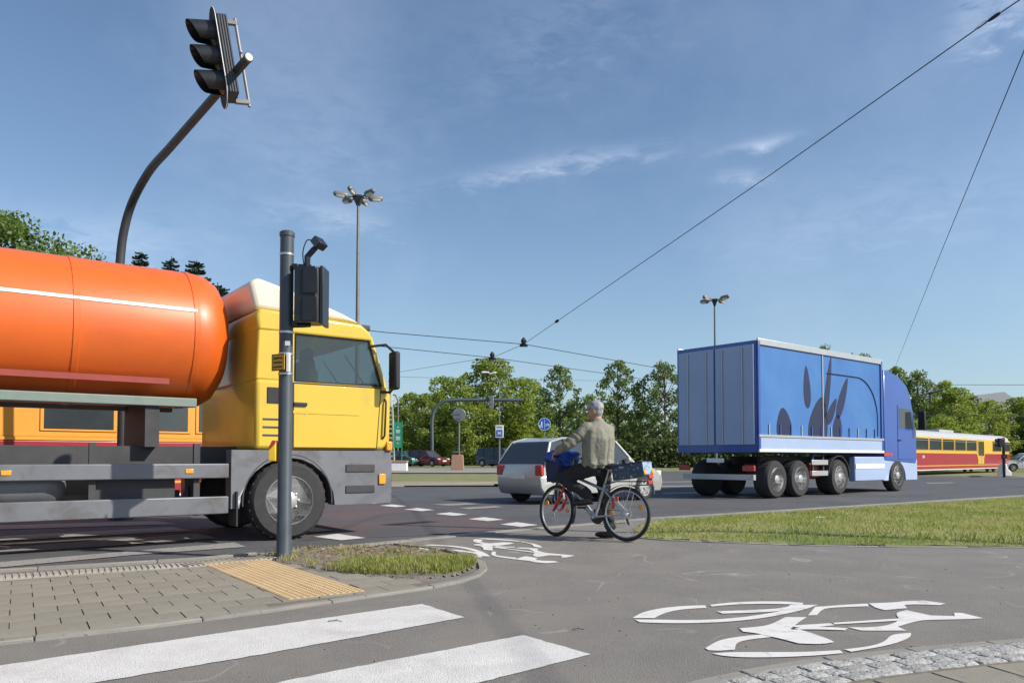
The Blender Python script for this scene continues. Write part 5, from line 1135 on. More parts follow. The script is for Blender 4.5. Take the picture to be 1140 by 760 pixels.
for s in (-1, 1): 
    dd_ = MB().box((X0-.045, s*.60, (zt+zb)/2+.05), (.05, 1.14, zt-zb-.3)).build('rear_door', 'blue_pale', bt_, bevel=.01)
    for y in (.25, .85): MB().tube([(X0-.09, s*y, zb+.2), (X0-.09, s*y, zt-.15)], .018, 6).build('locking_bar', 'silver_trim', dd_)
    MB().box((X0-.05, s*1.0, .78), (.07, .34, .14)).build('tail_light', 'red_plastic', bt_, bevel=.01)
MB().box((X0+.05, 0, .55), (.10, 2.2, .14)).build('rear_underrun_bar', 'silver_trim', bt_)
MB().box((X0-.06, 0, .98), (.03, .52, .11)).build('number_plate', 'white_plate', bt_)
# ---- cars
def car(name, label, paint, L=4.1, Wd=1.72, H=1.48, kind='hatch', sub=True):
    t = thing(name, label, 'car', group='cars parked beyond the lawn' if name == 'parked_car' else None)
    z0 = .22; hood = .88; belt = .92
    x0, x1 = -L/2, L/2
    low = [(x0+.02, .38), (x0, .62), (x0+.06, belt-.02), (x0+.5 if kind != 'hatch' else x0+.2, belt), (0, belt), (x1-1.15, belt-.03), (x1-.35, .78), (x1-.04, .62), (x1, .42), (x1-.1, z0), (x0+.12, z0)]
    def wh(cx, r):
        return [(cx+r*math.cos(a), .30+r*math.sin(a)) for a in [PI*k/9 for k in range(10)]]
    fx, rx = x1-.78, x0+.72
    low = low[:9]+[(x1-.1, z0)]+[(fx+.36, z0)]+[(p[0], max(z0, p[1])) for p in wh(fx, .35)]+[(fx-.36, z0)]+[(rx+.36, z0)]+[(p[0], max(z0, p[1])) for p in wh(rx, .35)]+[(rx-.36, z0)]+[(x0+.12, z0)]
    body = MB().prism(low, -Wd/2, Wd/2, XZ)
    body.v = [(x, y*(1-.05*max(0, (z-.6))/.3-.10*max(0, abs(x)/(L/2)-.72)/.28), z) for x, y, z in body.v]
    bd_ = body.build('body', paint, t, bevel=.04, seg=3)
    inner_ = MB().box((0, 0, .45), (L*.92, Wd*.80, .42)).build('underbody', 'black', t)
    if kind == 'hatch': roof = [(x0+.10, belt-.02), (x0+.38, H-.10), (x0+.75, H-.01), (-.1, H), (.45, H-.06), (x1-1.12, belt-.03)]
    elif kind == 'suv': roof = [(x0+.06, belt), (x0+.20, H-.06), (x0+.6, H), (.2, H), (.6, H-.06), (x1-1.0, belt)]
    else: roof = [(x0+.55, belt), (x0+1.15, H-.06), (-.15, H), (.35, H-.06), (x1-1.2, belt-.02)]
    n = len(roof); ins = .20; gh = MB()
    for sgn in (-1, 1):
        for x, z in roof: gh.v.append((x, sgn*(Wd/2-.03-ins*(z-belt)/(H-belt)), z))
    for i in range(n-1): gh.f.append((i, i+1, n+i+1, n+i))
    gh.f.append(tuple(range(n))); gh.f.append(tuple(range(2*n-1, n-1, -1))); gl = gh.build('greenhouse', 'glass_dark', t, bevel=.03)
    rf = MB(); k0 = [p for p in roof if p[1] > H-.15]
    for sgn in (-1, 1):
        for x, z in k0: rf.v.append((x*.99, sgn*(Wd/2-.03-ins)*.985, z+.012))
    m_ = len(k0)
    for i in range(m_-1): rf.f.append((i, i+1, m_+i+1, m_+i))
    rf.build('roof', paint, t)
    for sgn in (-1, 1):
        yy = lambda z: sgn*(Wd/2-.03-ins*(z-belt)/(H-belt)+.012)
        for (a, b) in ((roof[0], k0[0]), (roof[-1], k0[-1]), ((-.25, belt), (-.22, H-.03)), ((x0+.85, belt), (x0+.80, H-.03))):
            MB().tube([(a[0], yy(a[1]), a[1]), (b[0], yy(b[1]), b[1])], [(.034, .018)]*2, 6, ref=(1, 0, 0)).build('pillar', paint if a[0] in (roof[0][0], roof[-1][0]) else 'black', t)
        MB().tube([(p[0], yy(p[1]), p[1]) for p in k0], .028, 6).build('roof_rail', paint, t)
        if sub:
            MB().box((x1-.20, sgn*(Wd/2-.22), .66), (.28, .30, .14)).build('headlight', 'lamp_glass', bd_, bevel=.03)
            MB().box((x0+.05, sgn*(Wd/2-.17), .76), (.10, .22, .24)).build('tail_light', 'red_plastic', bd_, bevel=.02)
            MB().box((.62, sgn*(Wd/2+.06), .98), (.12, .18, .13)).build('mirror', paint, bd_, bevel=.03)
            for xx in (.38, -.62): MB().box((xx-.45, sgn*(Wd/2-.004), .80), (.16, .02, .03)).build('door_handle', 'black', bd_)
            for xx in (.72, -.25, -1.12 if kind != 'suv' else -1.25): MB().box((xx, sgn*(Wd/2-.010), .60), (.012, .022, .52)).build('door_gap', 'black', bd_)
        for cx in (fx, rx): wheel(t, cx, sgn*(Wd/2-.11), .305, .19, sgn, 'rim', spokes=7, ratio=.66)
    if sub:
        MB().box((x1-.015, 0, .42), (.03, .9, .14)).build('grille', 'black', bd_); MB().box((x1+.004, 0, .50), (.012, .5, .11)).build('number_plate', 'white_plate', bd_)
        MB().box((x0-.004, 0, .62), (.012, .5, .11)).build('number_plate', 'white_plate', bd_)
    return t
sc_q = G(611, 561.5); hs2 = Vector((.775, .632)).normalized(); nl = Vector((-hs2.y, hs2.x))
c = car('silver_car', 'silver hatchback driving right behind the cyclist and bicycle', 'silver_car', L=4.15, H=1.50)
rear_off = -4.15/2+.72; cc = Vector((sc_q.x, sc_q.y))-hs2*(rear_off-.45)+nl*.75; c.location = (cc.x, cc.y, 0); c.rotation_euler = (0, 0, math.atan2(hs2.y, hs2.x))
def park(c, px, Y, rz): q = base(px, Y); c.location = q; c.rotation_euler = (0, 0, rz)
park(car('parked_car', 'red car showing its front between the cab and the lattice pole', 'wine_car', 4.1, H=1.42, kind='sedan'), 421, 70, math.radians(-70))
park(car('parked_car', 'green car parked behind the banner posts', 'green_car', 4.0, H=1.42, kind='hatch'), 454, 71, math.radians(-50))
park(car('parked_car', 'maroon car parked left of the round grey-backed sign', 'maroon_car', 4.3, H=1.45, kind='hatch'), 475, 70, math.radians(-35))
park(car('parked_car', 'dark blue van-like car facing right on the far road', 'navy_car', 4.4, 1.8, 1.66, kind='suv'), 558, 68, math.radians(-32))
park(car('parked_car', 'pale silver car behind the pole of the blue round sign', 'silver_car', 4.3, H=1.45, kind='sedan'), 600, 70, math.radians(15))
park(car('parked_car', 'black car parked between the green and maroon cars', 'dark_car', 4.3, H=1.5, kind='hatch'), 463, 78, math.radians(-60))
park(car('parked_car', 'dark car mostly hidden behind the front of the yellow truck', 'dark_car', 4.2, H=1.45, kind='hatch'), 398, 71, math.radians(-40))
park(car('parked_car', 'pale car at the right frame edge beyond the tram front', 'white_car', 4.3, H=1.45, kind='sedan'), 1143, 62, math.radians(170))
# ---- trams
def tram(label, q, rz, L, top, bottom, H=2.95, doors=(.55,), num=None, wd=1.25):
    t = thing('tram', label, 'tram', q, rz, 'trams on the line beyond the road'); w = 1.15; z0, zm = .27, 1.40
    e = .18
    def shell(za, zb_, y, x0=-L, x1=0): return MB().box(((x0+x1)/2, 0, (za+zb_)/2), (x1-x0, 2*y, zb_-za))
    lb_ = shell(z0, zm, w).build('lower_body', bottom, t, bevel=.06, seg=3)
    ub = shell(zm+.004, H-.42, w-.01).build('upper_body', top, t, bevel=.05, seg=3)
    rp_ = [(-w+.02, H-.44), (w-.02, H-.44), (w-.10, H-.18), (w*.6, H), (-w*.6, H), (-w+.10, H-.18)]
    MB().prism([(y, z) for y, z in rp_], -L+.05, -.05, Matrix(((0, 0, 1), (1, 0, 0), (0, 1, 0)))).build('roof', 'tram_roof', t, bevel=.03)
    for s in (-1, 1):
        MB().box((-L/2, s*(w+.005), z0+.28), (L-.3, .012, .05)).build('stripe', top, lb_)
        MB().box((-L/2, s*(w+.004), z0+.02), (L-.3, .012, .05)).build('stripe', 'white_plate', lb_)
        MB().box((-L/2, s*(w+.004), zm), (L-.2, .02, .06)).build('stripe', top, lb_)
    dx = [-L*d for d in doors]; x = -.95
    k = 0
    while x > -L+.6:
        if any(abs(x-d) < .78+wd/2 for d in dx): x -= .3; continue
        for s in (-1, 1):
            f = MB().box((x, s*(w+.002), 1.98), (wd+.06, .02, .88)).build('window_frame', top, ub, bevel=.02)
            MB().box((x, s*(w+.008), 1.95), (wd-.06, .02, .74)).build('window', 'glass_dark', ub, bevel=.01)
            MB().box((x, s*(w+.018), 2.20), (wd-.10, .01, .025)).build('window_bar', 'silver_trim', ub)
        x -= wd+.16; k += 1
    for d in dx:
        for s in (-1, 1):
            fr = MB().prism([(d-.75, .62), (d+.75, .62), (d+.75, 2.42), (d-.75, 2.42)], s*(w+.003), s*(w+.018), XZ).build('door', top, t)
            for i in range(4):
                xx = d-.54+i*.36; MB().box((xx, s*(w+.022), 1.75), (.24, .01, 1.05)).build('door_window', 'glass_dark', fr, bevel=.01)
                MB().box((xx+.18, s*(w+.022), 1.5), (.02, .012, 1.75)).build('door_gap', 'black', fr)
            MB().prism([(d-1.05, zm), (d-.75, zm), (d-.75, .95)], s*(w+.004), s*(w+.012), XZ).build('door_gusset', top, fr)
            MB().prism([(d+1.05, zm), (d+.75, zm), (d+.75, .95)], s*(w+.004), s*(w+.012), XZ).build('door_gusset', top, fr)
    MB().box((.02, 0, 2.0), (.04, 1.9, .80)).build('front_window', 'glass_dark', ub, bevel=.03)
    for s in (-1, 1): MB().lathe((.0, s*.75, .85), [(.11, .0), (.11, .05), (.02, .06)], 'x', 12).build('headlight', 'lamp_glass', lb_)
    MB().box((.06, 0, .42), (.14, 1.5, .16)).build('coupler_bumper', 'truck_dark', t)
    for xc in (-L*.16, -L*.84):
        b_ = MB().box((xc, 0, .40), (2.3, 1.5, .28)).build('bogie', 'truck_dark', t)
        for dx_ in (-.8, .8):
            for s in (-1, 1): MB().lathe((xc+dx_, s*.78, .33), [(.33, -.06), (.33, .06)], 'y', 16).build('wheel', 'truck_dark', b_)
    MB().box((-L*.5, 0, .40), (L*.2, 1.6, .3)).build('equipment_box', 'truck_dark', t, bevel=.03)
    MB().box((-L*.55, 0, H+.08), (3.0, 1.3, .18)).build('roof_box', 'tram_roof', t, bevel=.03)
    pn = MB(); pn.tube([(-3.2, -.5, H+.05), (-2.0, -.5, H+.55), (-3.1, -.5, H+1.05)], .03, 5); pn.tube([(-3.2, .5, H+.05), (-2.0, .5, H+.55), (-3.1, .5, H+1.05)], .03, 5); pn.tube([(-3.1, -.8, H+1.05), (-3.1, .8, H+1.05)], .035, 5)
    if num != 0: MB().box((-2.6, 0, H+.07), (1.6, 1.1, .10)).build('pantograph', 'truck_dark', t, bevel=.02)
    if num: text(num, .28, lb_, (-L*.80, -(w+.012), 1.12), (PI/2, 0, 0), 'white_plate', 'fleet_number'); text(num, .26, lb_, (-1.0, -(w+.012), .98), (PI/2, 0, 0), 'tram_yellow', 'fleet_number')
    return t
ta = GT(1014, 529); tb = Vector((40.5, 62.2, 0)); ta = Vector((22.5, 45.0, 0)); hdv = (tb-ta).normalized()
tb = tb-Vector((hdv.y, -hdv.x, 0))*1.15
tram('yellow and dark red tram at the right edge of the road behind the lorry', tb, math.atan2(hdv.y, hdv.x), (tb-ta).length, 'tram_yellow', 'tram_red', 2.84, (.31,), '804', wd=2.4)
tram('orange-yellow tram seen through the gap under the orange tank', Vector((-6.2, 17.9, 0)), math.radians(42), 14.0, 'tram_orange', 'tram_red', 3.0, (.45,), 0)
# ================================================================== BICYCLE
fh = Vector((-.80, .60)).normalized(); BW = math.atan2(fh.y, fh.x)
brq = G(697, 603); bike_loc = Vector((brq.x, brq.y, .006))
bk = thing('bicycle', 'silver bicycle with a red front fork, facing left under the standing rider', 'bicycle', bike_loc, BW)
WR = .338; WB = 1.06
def bwheel(parent, cx, rot, name='wheel'):
    c0 = Vector((cx, 0, WR)); Rz = Matrix.Rotation(rot, 3, 'Z')
    def fix(mb): mb.v = [tuple(c0+Rz @ (Vector(v))) for v in mb.v]; return mb
    t = fix(MB().torus((0, 0, 0), WR-.022, (.022, .020), 'y', 56, 10)).build(name, 'rubber', parent, smooth=True)
    fix(MB().torus((0, 0, 0), WR-.052, (.011, .012), 'y', 56, 8)).build('rim', 'alu', t, smooth=True)
    hb = fix(MB().lathe((0, 0, 0), [(.012, -.055), (.028, -.045), (.018, -.03), (.018, .03), (.028, .045), (.012, .055)], 'y', 14)).build('hub', 'alu', t, smooth=True)
    for k in range(32):
        a = 2*PI*k/32; s = 1 if k % 2 else -1; a2 = a+(.9 if (k//2) % 2 else -.9)
        m_ = MB().tube([(math.cos(a2)*.024, s*.038, math.sin(a2)*.024), (math.cos(a)*(WR-.058), 0, math.sin(a)*(WR-.058))], .0013, 3, caps=False); fix(m_).build('spoke', 'alu', t)
    return t, fix
rwh, fixr = bwheel(bk, 0, 0)
ST = math.radians(-16)
# steering axis
ht0 = Vector((.845, 0, .66)); ht1 = Vector((.800, 0, .86)); ax = (ht1-ht0).normalized()
Rs = Matrix.Rotation(ST, 3, ax)
def steer(p): return ht0+Rs @ (Vector(p)-ht0)
def sbuild(mb, name, m, parent, **k): mb.v = [tuple(steer(v)) for v in mb.v]; return mb.build(name, m, parent, **k)
# front wheel built unsteered then steered
def bwheel_f():
    c0 = Vector((WB, 0, WR)); f = lambda mb: (setattr(mb, 'v', [tuple(steer(c0+Vector(v))) for v in mb.v]), mb)[1]
    t = f(MB().torus((0, 0, 0), WR-.022, (.022, .020), 'y', 56, 10)).build('wheel', 'rubber', bk, smooth=True)
    f(MB().torus((0, 0, 0), WR-.052, (.011, .012), 'y', 56, 8)).build('rim', 'alu', t, smooth=True)
    f(MB().lathe((0, 0, 0), [(.010, -.05), (.02, -.04), (.014, -.03), (.014, .03), (.02, .04), (.010, .05)], 'y', 14)).build('hub', 'alu', t, smooth=True)
    for k in range(32):
        a = 2*PI*k/32; s = 1 if k % 2 else -1; a2 = a+(.9 if (k//2) % 2 else -.9)
        f(MB().tube([(math.cos(a2)*.018, s*.032, math.sin(a2)*.018), (math.cos(a)*(WR-.058), 0, math.sin(a)*(WR-.058))], .0013, 3, caps=False)).build('spoke', 'alu', t)
    for a in (math.radians(25), math.radians(178)):
        c = Vector((math.cos(a)*.215, 0, math.sin(a)*.215)); f(MB().lathe(c, [(.02, -.014), (.033, -.006), (.033, .006), (.02, .014)], 'y', 12)).build('reflector', 'orange_plastic', t, smooth=True)
    return t
bwheel_f()
for a in (math.radians(28), math.radians(185)):
    c = Vector((math.cos(a+PI)*.215, 0, math.sin(a+PI)*.215)) if a > 2 else Vector((math.cos(a+2.55)*.22, 0, math.sin(a+2.55)*.22))
    c = Vector((-.205, 0, .09)) if a < 2 else Vector((.20, 0, .0))
    m_ = MB().lathe(c, [(.02, -.014), (.034, -.006), (.034, .006), (.02, .014)], 'y', 12); fixr(m_).build('reflector', 'orange_plastic', rwh, smooth=True)
BB = Vector((.44, 0, .285)); SC_ = Vector((.31, 0, .66)); HT = ht0.lerp(ht1, .25); HTop = ht0.lerp(ht1, .75)
fr = thing('x', None, None); bpy.data.objects.remove(fr)
fm = MB().tube([BB, SC_, SC_+(SC_-BB).normalized()*.05], .019, 10)
MB().tube([BB, SC_+(SC_-BB).normalized()*.05], .019, 12).build('seat_tube', 'frame_silver', bk, smooth=True)
MB().tube([BB, HT], .024, 12).build('down_tube', 'frame_silver', bk, smooth=True)
MB().tube([SC_-Vector((0, 0, .03)), HTop], .020, 12).build('top_tube', 'frame_silver', bk, smooth=True)
MB().tube([ht0-ax*.01, ht1+ax*.01], .024, 12).build('head_tube', 'frame_silver', bk, smooth=True)
for s in (-1, 1):
    MB().tube([BB+Vector((-.03, s*.04, 0)), Vector((.0, s*.065, WR))], .012, 8).build('chain_stay', 'frame_silver', bk, smooth=True)
    MB().tube([SC_+Vector((-.01, s*.03, -.02)), Vector((.0, s*.065, WR))], .010, 8).build('seat_stay', 'frame_silver', bk, smooth=True)
    MB().box((.15, s*.055, .515), (.03, .03, .06)).build('rear_brake', 'red_plastic', bk, bevel=.006)
MB().tube([SC_, Vector((.235, 0, .89))], .014, 10).build('seat_post', 'alu', bk, smooth=True)
sdl = MB()
sp_ = [(.02, .085, .035), (.08, .10, .04), (.15, .06, .032), (.24, .026, .022), (.30, .02, .016)]
sdl.tube([Vector((.09+x, 0, .925)) for x, a, b in sp_], [(b, a) for x, a, b in sp_], 14, ref=(0, 0, 1)); sdl.build('saddle', 'black', bk, smooth=True)
MB().tube([(.14, .03, .88), (.24, .03, .88)], .005, 6).build('saddle_rail', 'alu', bk); MB().tube([(.14, -.03, .88), (.24, -.03, .88)], .005, 6).build('saddle_rail', 'alu', bk)
# fork, stem, handlebar
for s in (-1, 1):
    sbuild(MB().tube([Vector((.842, s*.055, .675)), Vector((.930, s*.062, .50))], .0165, 10), 'fork_leg', 'fork_red', bk, smooth=True)
    sbuild(MB().tube([Vector((.925, s*.062, .51)), Vector((1.02, s*.062, .36)), Vector((WB, s*.058, WR))], [.0215, .0215, .014], 10), 'fork_slider', 'fork_red', bk, smooth=True)
    sbuild(MB().box((.92, s*.055, .555), (.05, .035, .08)), 'front_brake', 'black', bk, bevel=.005)
sbuild(MB().box((.842, 0, .69), (.05, .15, .05)), 'fork_crown', 'black', bk, bevel=.01)
stm = sbuild(MB().tube([ht1, ht1+ax*.14, ht1+ax*.17+Vector((.07, 0, .03))], .015, 8), 'stem', 'alu', bk, smooth=True)
hbp = bez([Vector((.80, .30, 1.03)), Vector((.835, .22, 1.035)), Vector((.855, .08, 1.03)), Vector((.855, -.08, 1.03)), Vector((.835, -.22, 1.035)), Vector((.80, -.30, 1.03))], 4)
hbar = sbuild(MB().tube(hbp, .011, 8), 'handlebar', 'alu', bk, smooth=True)
for s in (-1, 1):
    sbuild(MB().tube([(.835, s*.20, 1.035), (.80, s*.305, 1.03)], .017, 8), 'grip', 'black', hbar, smooth=True)
    sbuild(MB().tube([(.85, s*.15, 1.03), (.90, s*.16, 1.0), (.90, s*.26, .985)], .006, 6), 'brake_lever', 'alu', hbar)
    sbuild(MB().tube(bez([Vector((.86, s*.14, 1.03)), Vector((.95, s*.08, .98)), Vector((.93, s*.03, .82)), Vector((.88, s*.02, .70))], 5), .0035, 5), 'brake_cable', 'black', hbar)
# drivetrain
crk = MB().lathe(BB, [(.095, -.052), (.098, -.048), (.095, -.044)], 'y', 34).build('chainring', 'truck_dark', bk)
MB().lathe(BB, [(.022, -.06), (.022, .06)], 'y', 14).build('bottom_bracket', 'alu', bk, smooth=True)
pd = Vector((.12, 0, .118)); 
MB().tube([BB+Vector((0, .072, 0)), BB+Vector((0, .082, 0))+pd], [(.014, .008), (.010, .007)], 8, ref=(0, 1, 0)).build('crank_arm', 'alu', bk, smooth=True)
MB().tube([BB-Vector((0, .072, 0)), BB-Vector((0, .082, 0))-pd], [(.014, .008), (.010, .007)], 8, ref=(0, 1, 0)).build('crank_arm', 'alu', bk, smooth=True)
PL = BB+Vector((0, .135, 0))+pd; MB().box(PL, (.09, .085, .022)).build('pedal', 'black', bk, bevel=.004); MB().box(BB-Vector((0, .135, 0))-pd, (.09, .085, .022)).build('pedal', 'black', bk, bevel=.004)
MB().tube([BB+Vector((0, -.05, .095)), Vector((0, -.05, WR+.035))], .004, 5).build('chain', 'truck_dark', bk); MB().tube([BB+Vector((0, -.05, -.095)), Vector((.03, -.05, WR-.12))], .004, 5).build('chain', 'truck_dark', bk)
cs = MB(); 
for r_, y in ((.062, -.045), (.050, -.050), (.040, -.055), (.032, -.060)): cs.lathe((0, 0, WR), [(r_, y-.001), (r_, y+.001)], 'y', 20)
cs.build('sprocket', 'alu', bk); MB().box((.02, -.075, WR-.08), (.03, .02, .12), Matrix.Rotation(.3, 3, 'Y')).build('derailleur', 'truck_dark', bk, bevel=.004)
# mudguards (short arcs), rack
MB().torus((0, 0, WR), WR+.022, (.003, .026), 'y', 20, 6, arc=(math.radians(35), math.radians(118))).build('rear_mudguard', 'black', bk, smooth=True)
m_ = MB().torus((WB, 0, WR), WR+.02, (.003, .024), 'y', 16, 6, arc=(math.radians(118), math.radians(205))); sbuild(m_, 'front_mudguard', 'pole_grey', bk, smooth=True)
for s in (-1, 1):
    MB().tube([(.27, s*.05, .70), (.16, s*.06, .735), (-.30, s*.06, .745)], .006, 6).build('rack_rail', 'black', bk)
    MB().tube([(-.12, s*.06, .74), (0, s*.075, WR)], .0055, 6).build('rack_stay', 'alu', bk)
for x in (.12, -.05, -.22): MB().tube([(x, -.06, .74), (x, .06, .74)], .005, 6).build('rack_bar', 'black', bk)
MB().box((-.33, 0, .735), (.02, .10, .045)).build('rear_reflector', 'red_plastic', bk, bevel=.005)
MB().tube([(-.12, .06, .69), (-.36, .07, .705), (-.42, .08, .69), (-.425, .08, .60)], .008, 7).build('lock_bar', 'mast_green', bk, smooth=True)
MB().tube([(.14, .07, .48), (.13, .085, .40)], .02, 8).build('side_light', 'red_plastic', bk, smooth=True)
def bl(p): p = Vector(p); c_, s_ = math.cos(BW), math.sin(BW); return bike_loc+Vector((p.x*c_-p.y*s_, p.x*s_+p.y*c_, p.z))
# rear crate wrapped in dark plastic (rests on the rack)
cr = thing('rear_crate', 'crate wrapped in dark shiny plastic strapped on the rear rack of the bicycle', 'crate', bl((-.10, 0, .772)), BW)
cr.rotation_euler = (0, math.radians(8), BW)
wr = MB().box((0, 0, .095), (.43, .25, .18)); wr.build('wrapped_box', 'crate_wrap', cr, bevel=.012, seg=2)
MB().box((-.214, 0, .105), (.012, .235, .15)).build('end_panel', 'crate_pale', cr, bevel=.006)
for z in (.17, .03): MB().torus((0, 0, z), 1, .006, 'z', 4, 4).v
MB().tube([(-.21, -.125, .185), (-.21, .125, .185), (.21, .125, .185), (.21, -.125, .185), (-.21, -.125, .185)], .009, 6).build('rim_edge', 'bag_navy', cr)
for y in (.105, -.105): MB().box((-.225, y, .055), (.02, .05, .05)).build('reflector', 'orange_plastic', cr, bevel=.008)
MB().box((-.23, -.02, .0), (.03, .11, .05)).build('tail_light', 'red_plastic', cr, bevel=.008)
MB().tube(bez([Vector((.05, -.12, .195)), Vector((.0, 0, .215)), Vector((-.05, .12, .195))], 4), .006, 5).build('strap', 'black', cr)
# handlebar bag
hb_ = thing('handlebar_bag', 'navy basket bag with a bright blue cover hanging in front of the handlebars', 'bag', bl(steer((.945, .03, .76))), BW+ST)
def softbox(c, d, n=5, jit=.006, taper=.0, seed=1, bulge=.12):
    r = random.Random(seed); bm = bmesh.new(); bmesh.ops.create_cube(bm, size=1); bmesh.ops.subdivide_edges(bm, edges=bm.edges, cuts=n, use_grid_fill=True)
    for v in bm.verts:
        p = v.co; q = Vector((abs(p.x)*2, abs(p.y)*2, abs(p.z)*2)); mx = sorted(q)[1]; k = 1-bulge*max(0, mx-.6)/.4; z = p.z+.5
        v.co = Vector((p.x*d[0]*k*(1+taper*z), p.y*d[1]*k*(1+taper*z), p.z*d[2]*(1-.5*bulge*max(0, mx-.6)/.4)))+Vector(c)+mnoise.noise_vector(v.co*3.1+Vector((seed, 0, 0)))*jit*3
    vs = [tuple(v.co) for v in bm.verts]; bm.verts.index_update(); fs = [tuple(v.index for v in f.verts) for f in bm.faces]; bm.free(); return MB().add(vs, fs)
softbox((0, 0, .11), (.27, .36, .32), seed=3, taper=.10).build('bag_body', 'bag_navy', hb_, smooth=60)
softbox((-.02, 0, .29), (.33, .42, .14), seed=5, jit=.016, bulge=.3).build('rain_cover', 'bag_blue', hb_, smooth=60)
softbox((-.12, .05, .24), (.12, .18, .16), seed=9, jit=.02, bulge=.4).build('cover_fold', 'bag_blue', hb_, smooth=60)
MB().tube([(-.02, .165, -.06), (-.02, .165, .27)], .007, 6).build('basket_bar', 'black', hb_)
# ================================================================== RIDER
pr = thing('person', 'elderly man in olive-grey jacket, pale cap and black trousers standing astride the bicycle', 'person', bike_loc, BW)
def remesh(mbs, name, m, parent, vox, smooth_it=6, wob=0, ws=9, post=None, disp=None):
    o = mbs.build(name+'_src', m, None); md = o.modifiers.new('r', 'REMESH'); md.mode = 'VOXEL'; md.voxel_size = vox; md.use_smooth_shade = True
    sm = o.modifiers.new('s', 'SMOOTH'); sm.factor = .5; sm.iterations = smooth_it
    dg = bpy.context.evaluated_depsgraph_get(); me = bpy.data.meshes.new_from_object(o.evaluated_get(dg)); bpy.data.objects.remove(o)
    if disp:
        n_ = len(me.vertices); co = np.empty(n_*3); me.vertices.foreach_get('co', co); co = co.reshape(-1, 3); nr_ = np.empty(n_*3); me.vertex_normals.foreach_get('vector', nr_); nr_ = nr_.reshape(-1, 3)
        dv = np.array([disp(Vector(p)) for p in co]); co = co+nr_*dv[:, None]; me.vertices.foreach_set('co', co.ravel()); me.update()
    me.name = name; me.materials.clear(); me.materials.append(M[m]); me.polygons.foreach_set('use_smooth', [True]*len(me.polygons)); me.polygons.foreach_set('material_index', [0]*len(me.polygons))
    r = bpy.data.objects.new(name, me); COL.objects.link(r); r.parent = parent; return r
YF = math.radians(-26)                                   # torso yaw relative to the bicycle
def tw(p, c=Vector((.40, 0, 0)), a=YF): q = Vector(p)-c; return c+Matrix.Rotation(a, 3, 'Z') @ q
fwd = Matrix.Rotation(YF, 3, 'Z') @ Vector((1, 0, 0))
S_L = tw((.39, .160, 1.405)); S_R = tw((.375, -.155, 1.39)); E_L = Vector((.655, .30, 1.20)); E_R = Vector((.60, -.24, 1.17))
H_L = Vector(steer((.80, .285, 1.062))); H_R = Vector(steer((.81, -.27, 1.062)))
W_L = E_L.lerp(H_L, .80)+Vector((0, 0, .02)); W_R = E_R.lerp(H_R, .80)+Vector((0, 0, .02))
neck = tw((.395, 0, 1.50)); hc_ = Vector((.43, .005, 1.625))
# ---- body: head, neck, arms, hands, hidden trunk and legs as one surface
HA = math.radians(8); hR = Matrix.Rotation(HA, 3, 'Z')
def hp(x, y, z): return hc_+hR @ Vector((x, y, z))       # head space: +x = face
body = MB()
body.tube([hp(0, 0, -.115), hp(0, 0, -.085), hp(-.005, 0, -.04), hp(-.008, 0, .02), hp(-.005, 0, .075), hp(-.0, 0, .105), hp(0, 0, .118)], [(.045, .035), (.075, .055), (.088, .070), (.098, .077), (.088, .070), (.055, .045), (.02, .02)], 20, ref=hR @ Vector((1, 0, 0)))
body.cap(hp(.035, 0, -.085), hp(.062, 0, -.10), .036, .028, 12)          # jaw and chin
body.cap(hp(.085, 0, .005), hp(.108, 0, -.028), .011, .014, 8)         # nose
body.cap(hp(.083, -.028, .024), hp(.083, .028, .024), .012, .012, 8)   # brow
body.cap(hp(.082, -.02, -.062), hp(.082, .02, -.062), .010, .010, 8); body.cap(hp(.080, -.018, -.074), hp(.080, .018, -.074), .010, .010, 8)  # lips
for s in (-1, 1):
    body.cap(hp(.055, s*.040, -.02), hp(.045, s*.045, -.045), .024, .022, 8)       # cheeks
    body.torus(hp(-.012, s*.080, -.012), .020, (.007, .006), 'y', 14, 6, rot=hR @ Matrix.Diagonal((.8, 1, 1.35))); body.cap(hp(-.010, s*.076, -.012), hp(-.010, s*.078, .006), .012, .013, 8)
body.cap(neck+Vector((0, 0, -.06)), hp(-.02, 0, -.07), .066, .060, 14)
trunk = [((.40, 0, .84), (.11, .155)), ((.40, 0, .98), (.12, .160)), ((.385, 0, 1.15), (.125, .165)), ((.375, 0, 1.32), (.12, .185)), ((.385, 0, 1.42), (.09, .165)), ((.39, 0, 1.48), (.06, .09))]
body.tube([tw(p) for p, r in trunk], [(a*.85, b*.85) for p, (a, b) in trunk], 16, ref=fwd)
for S_, E_, W_ in ((S_L, E_L, W_L), (S_R, E_R, W_R)):
    body.cap(S_, E_, .048, .040, 12); body.cap(E_, W_, .040, .028, 12)
HIPL = tw((.40, .09, .90)); HIPR = tw((.40, -.09, .90)); KL = Vector((.82, .20, .785)); AL = Vector((.455, .165, .545)); KR = Vector((.43, -.20, .50)); AR = Vector((.34, -.215, .10))
for Hp, K_, A_ in ((HIPL, KL, AL), (HIPR, KR, AR)): body.cap(Hp, K_, .07, .05, 12); body.cap(K_, A_, .05, .036, 12)
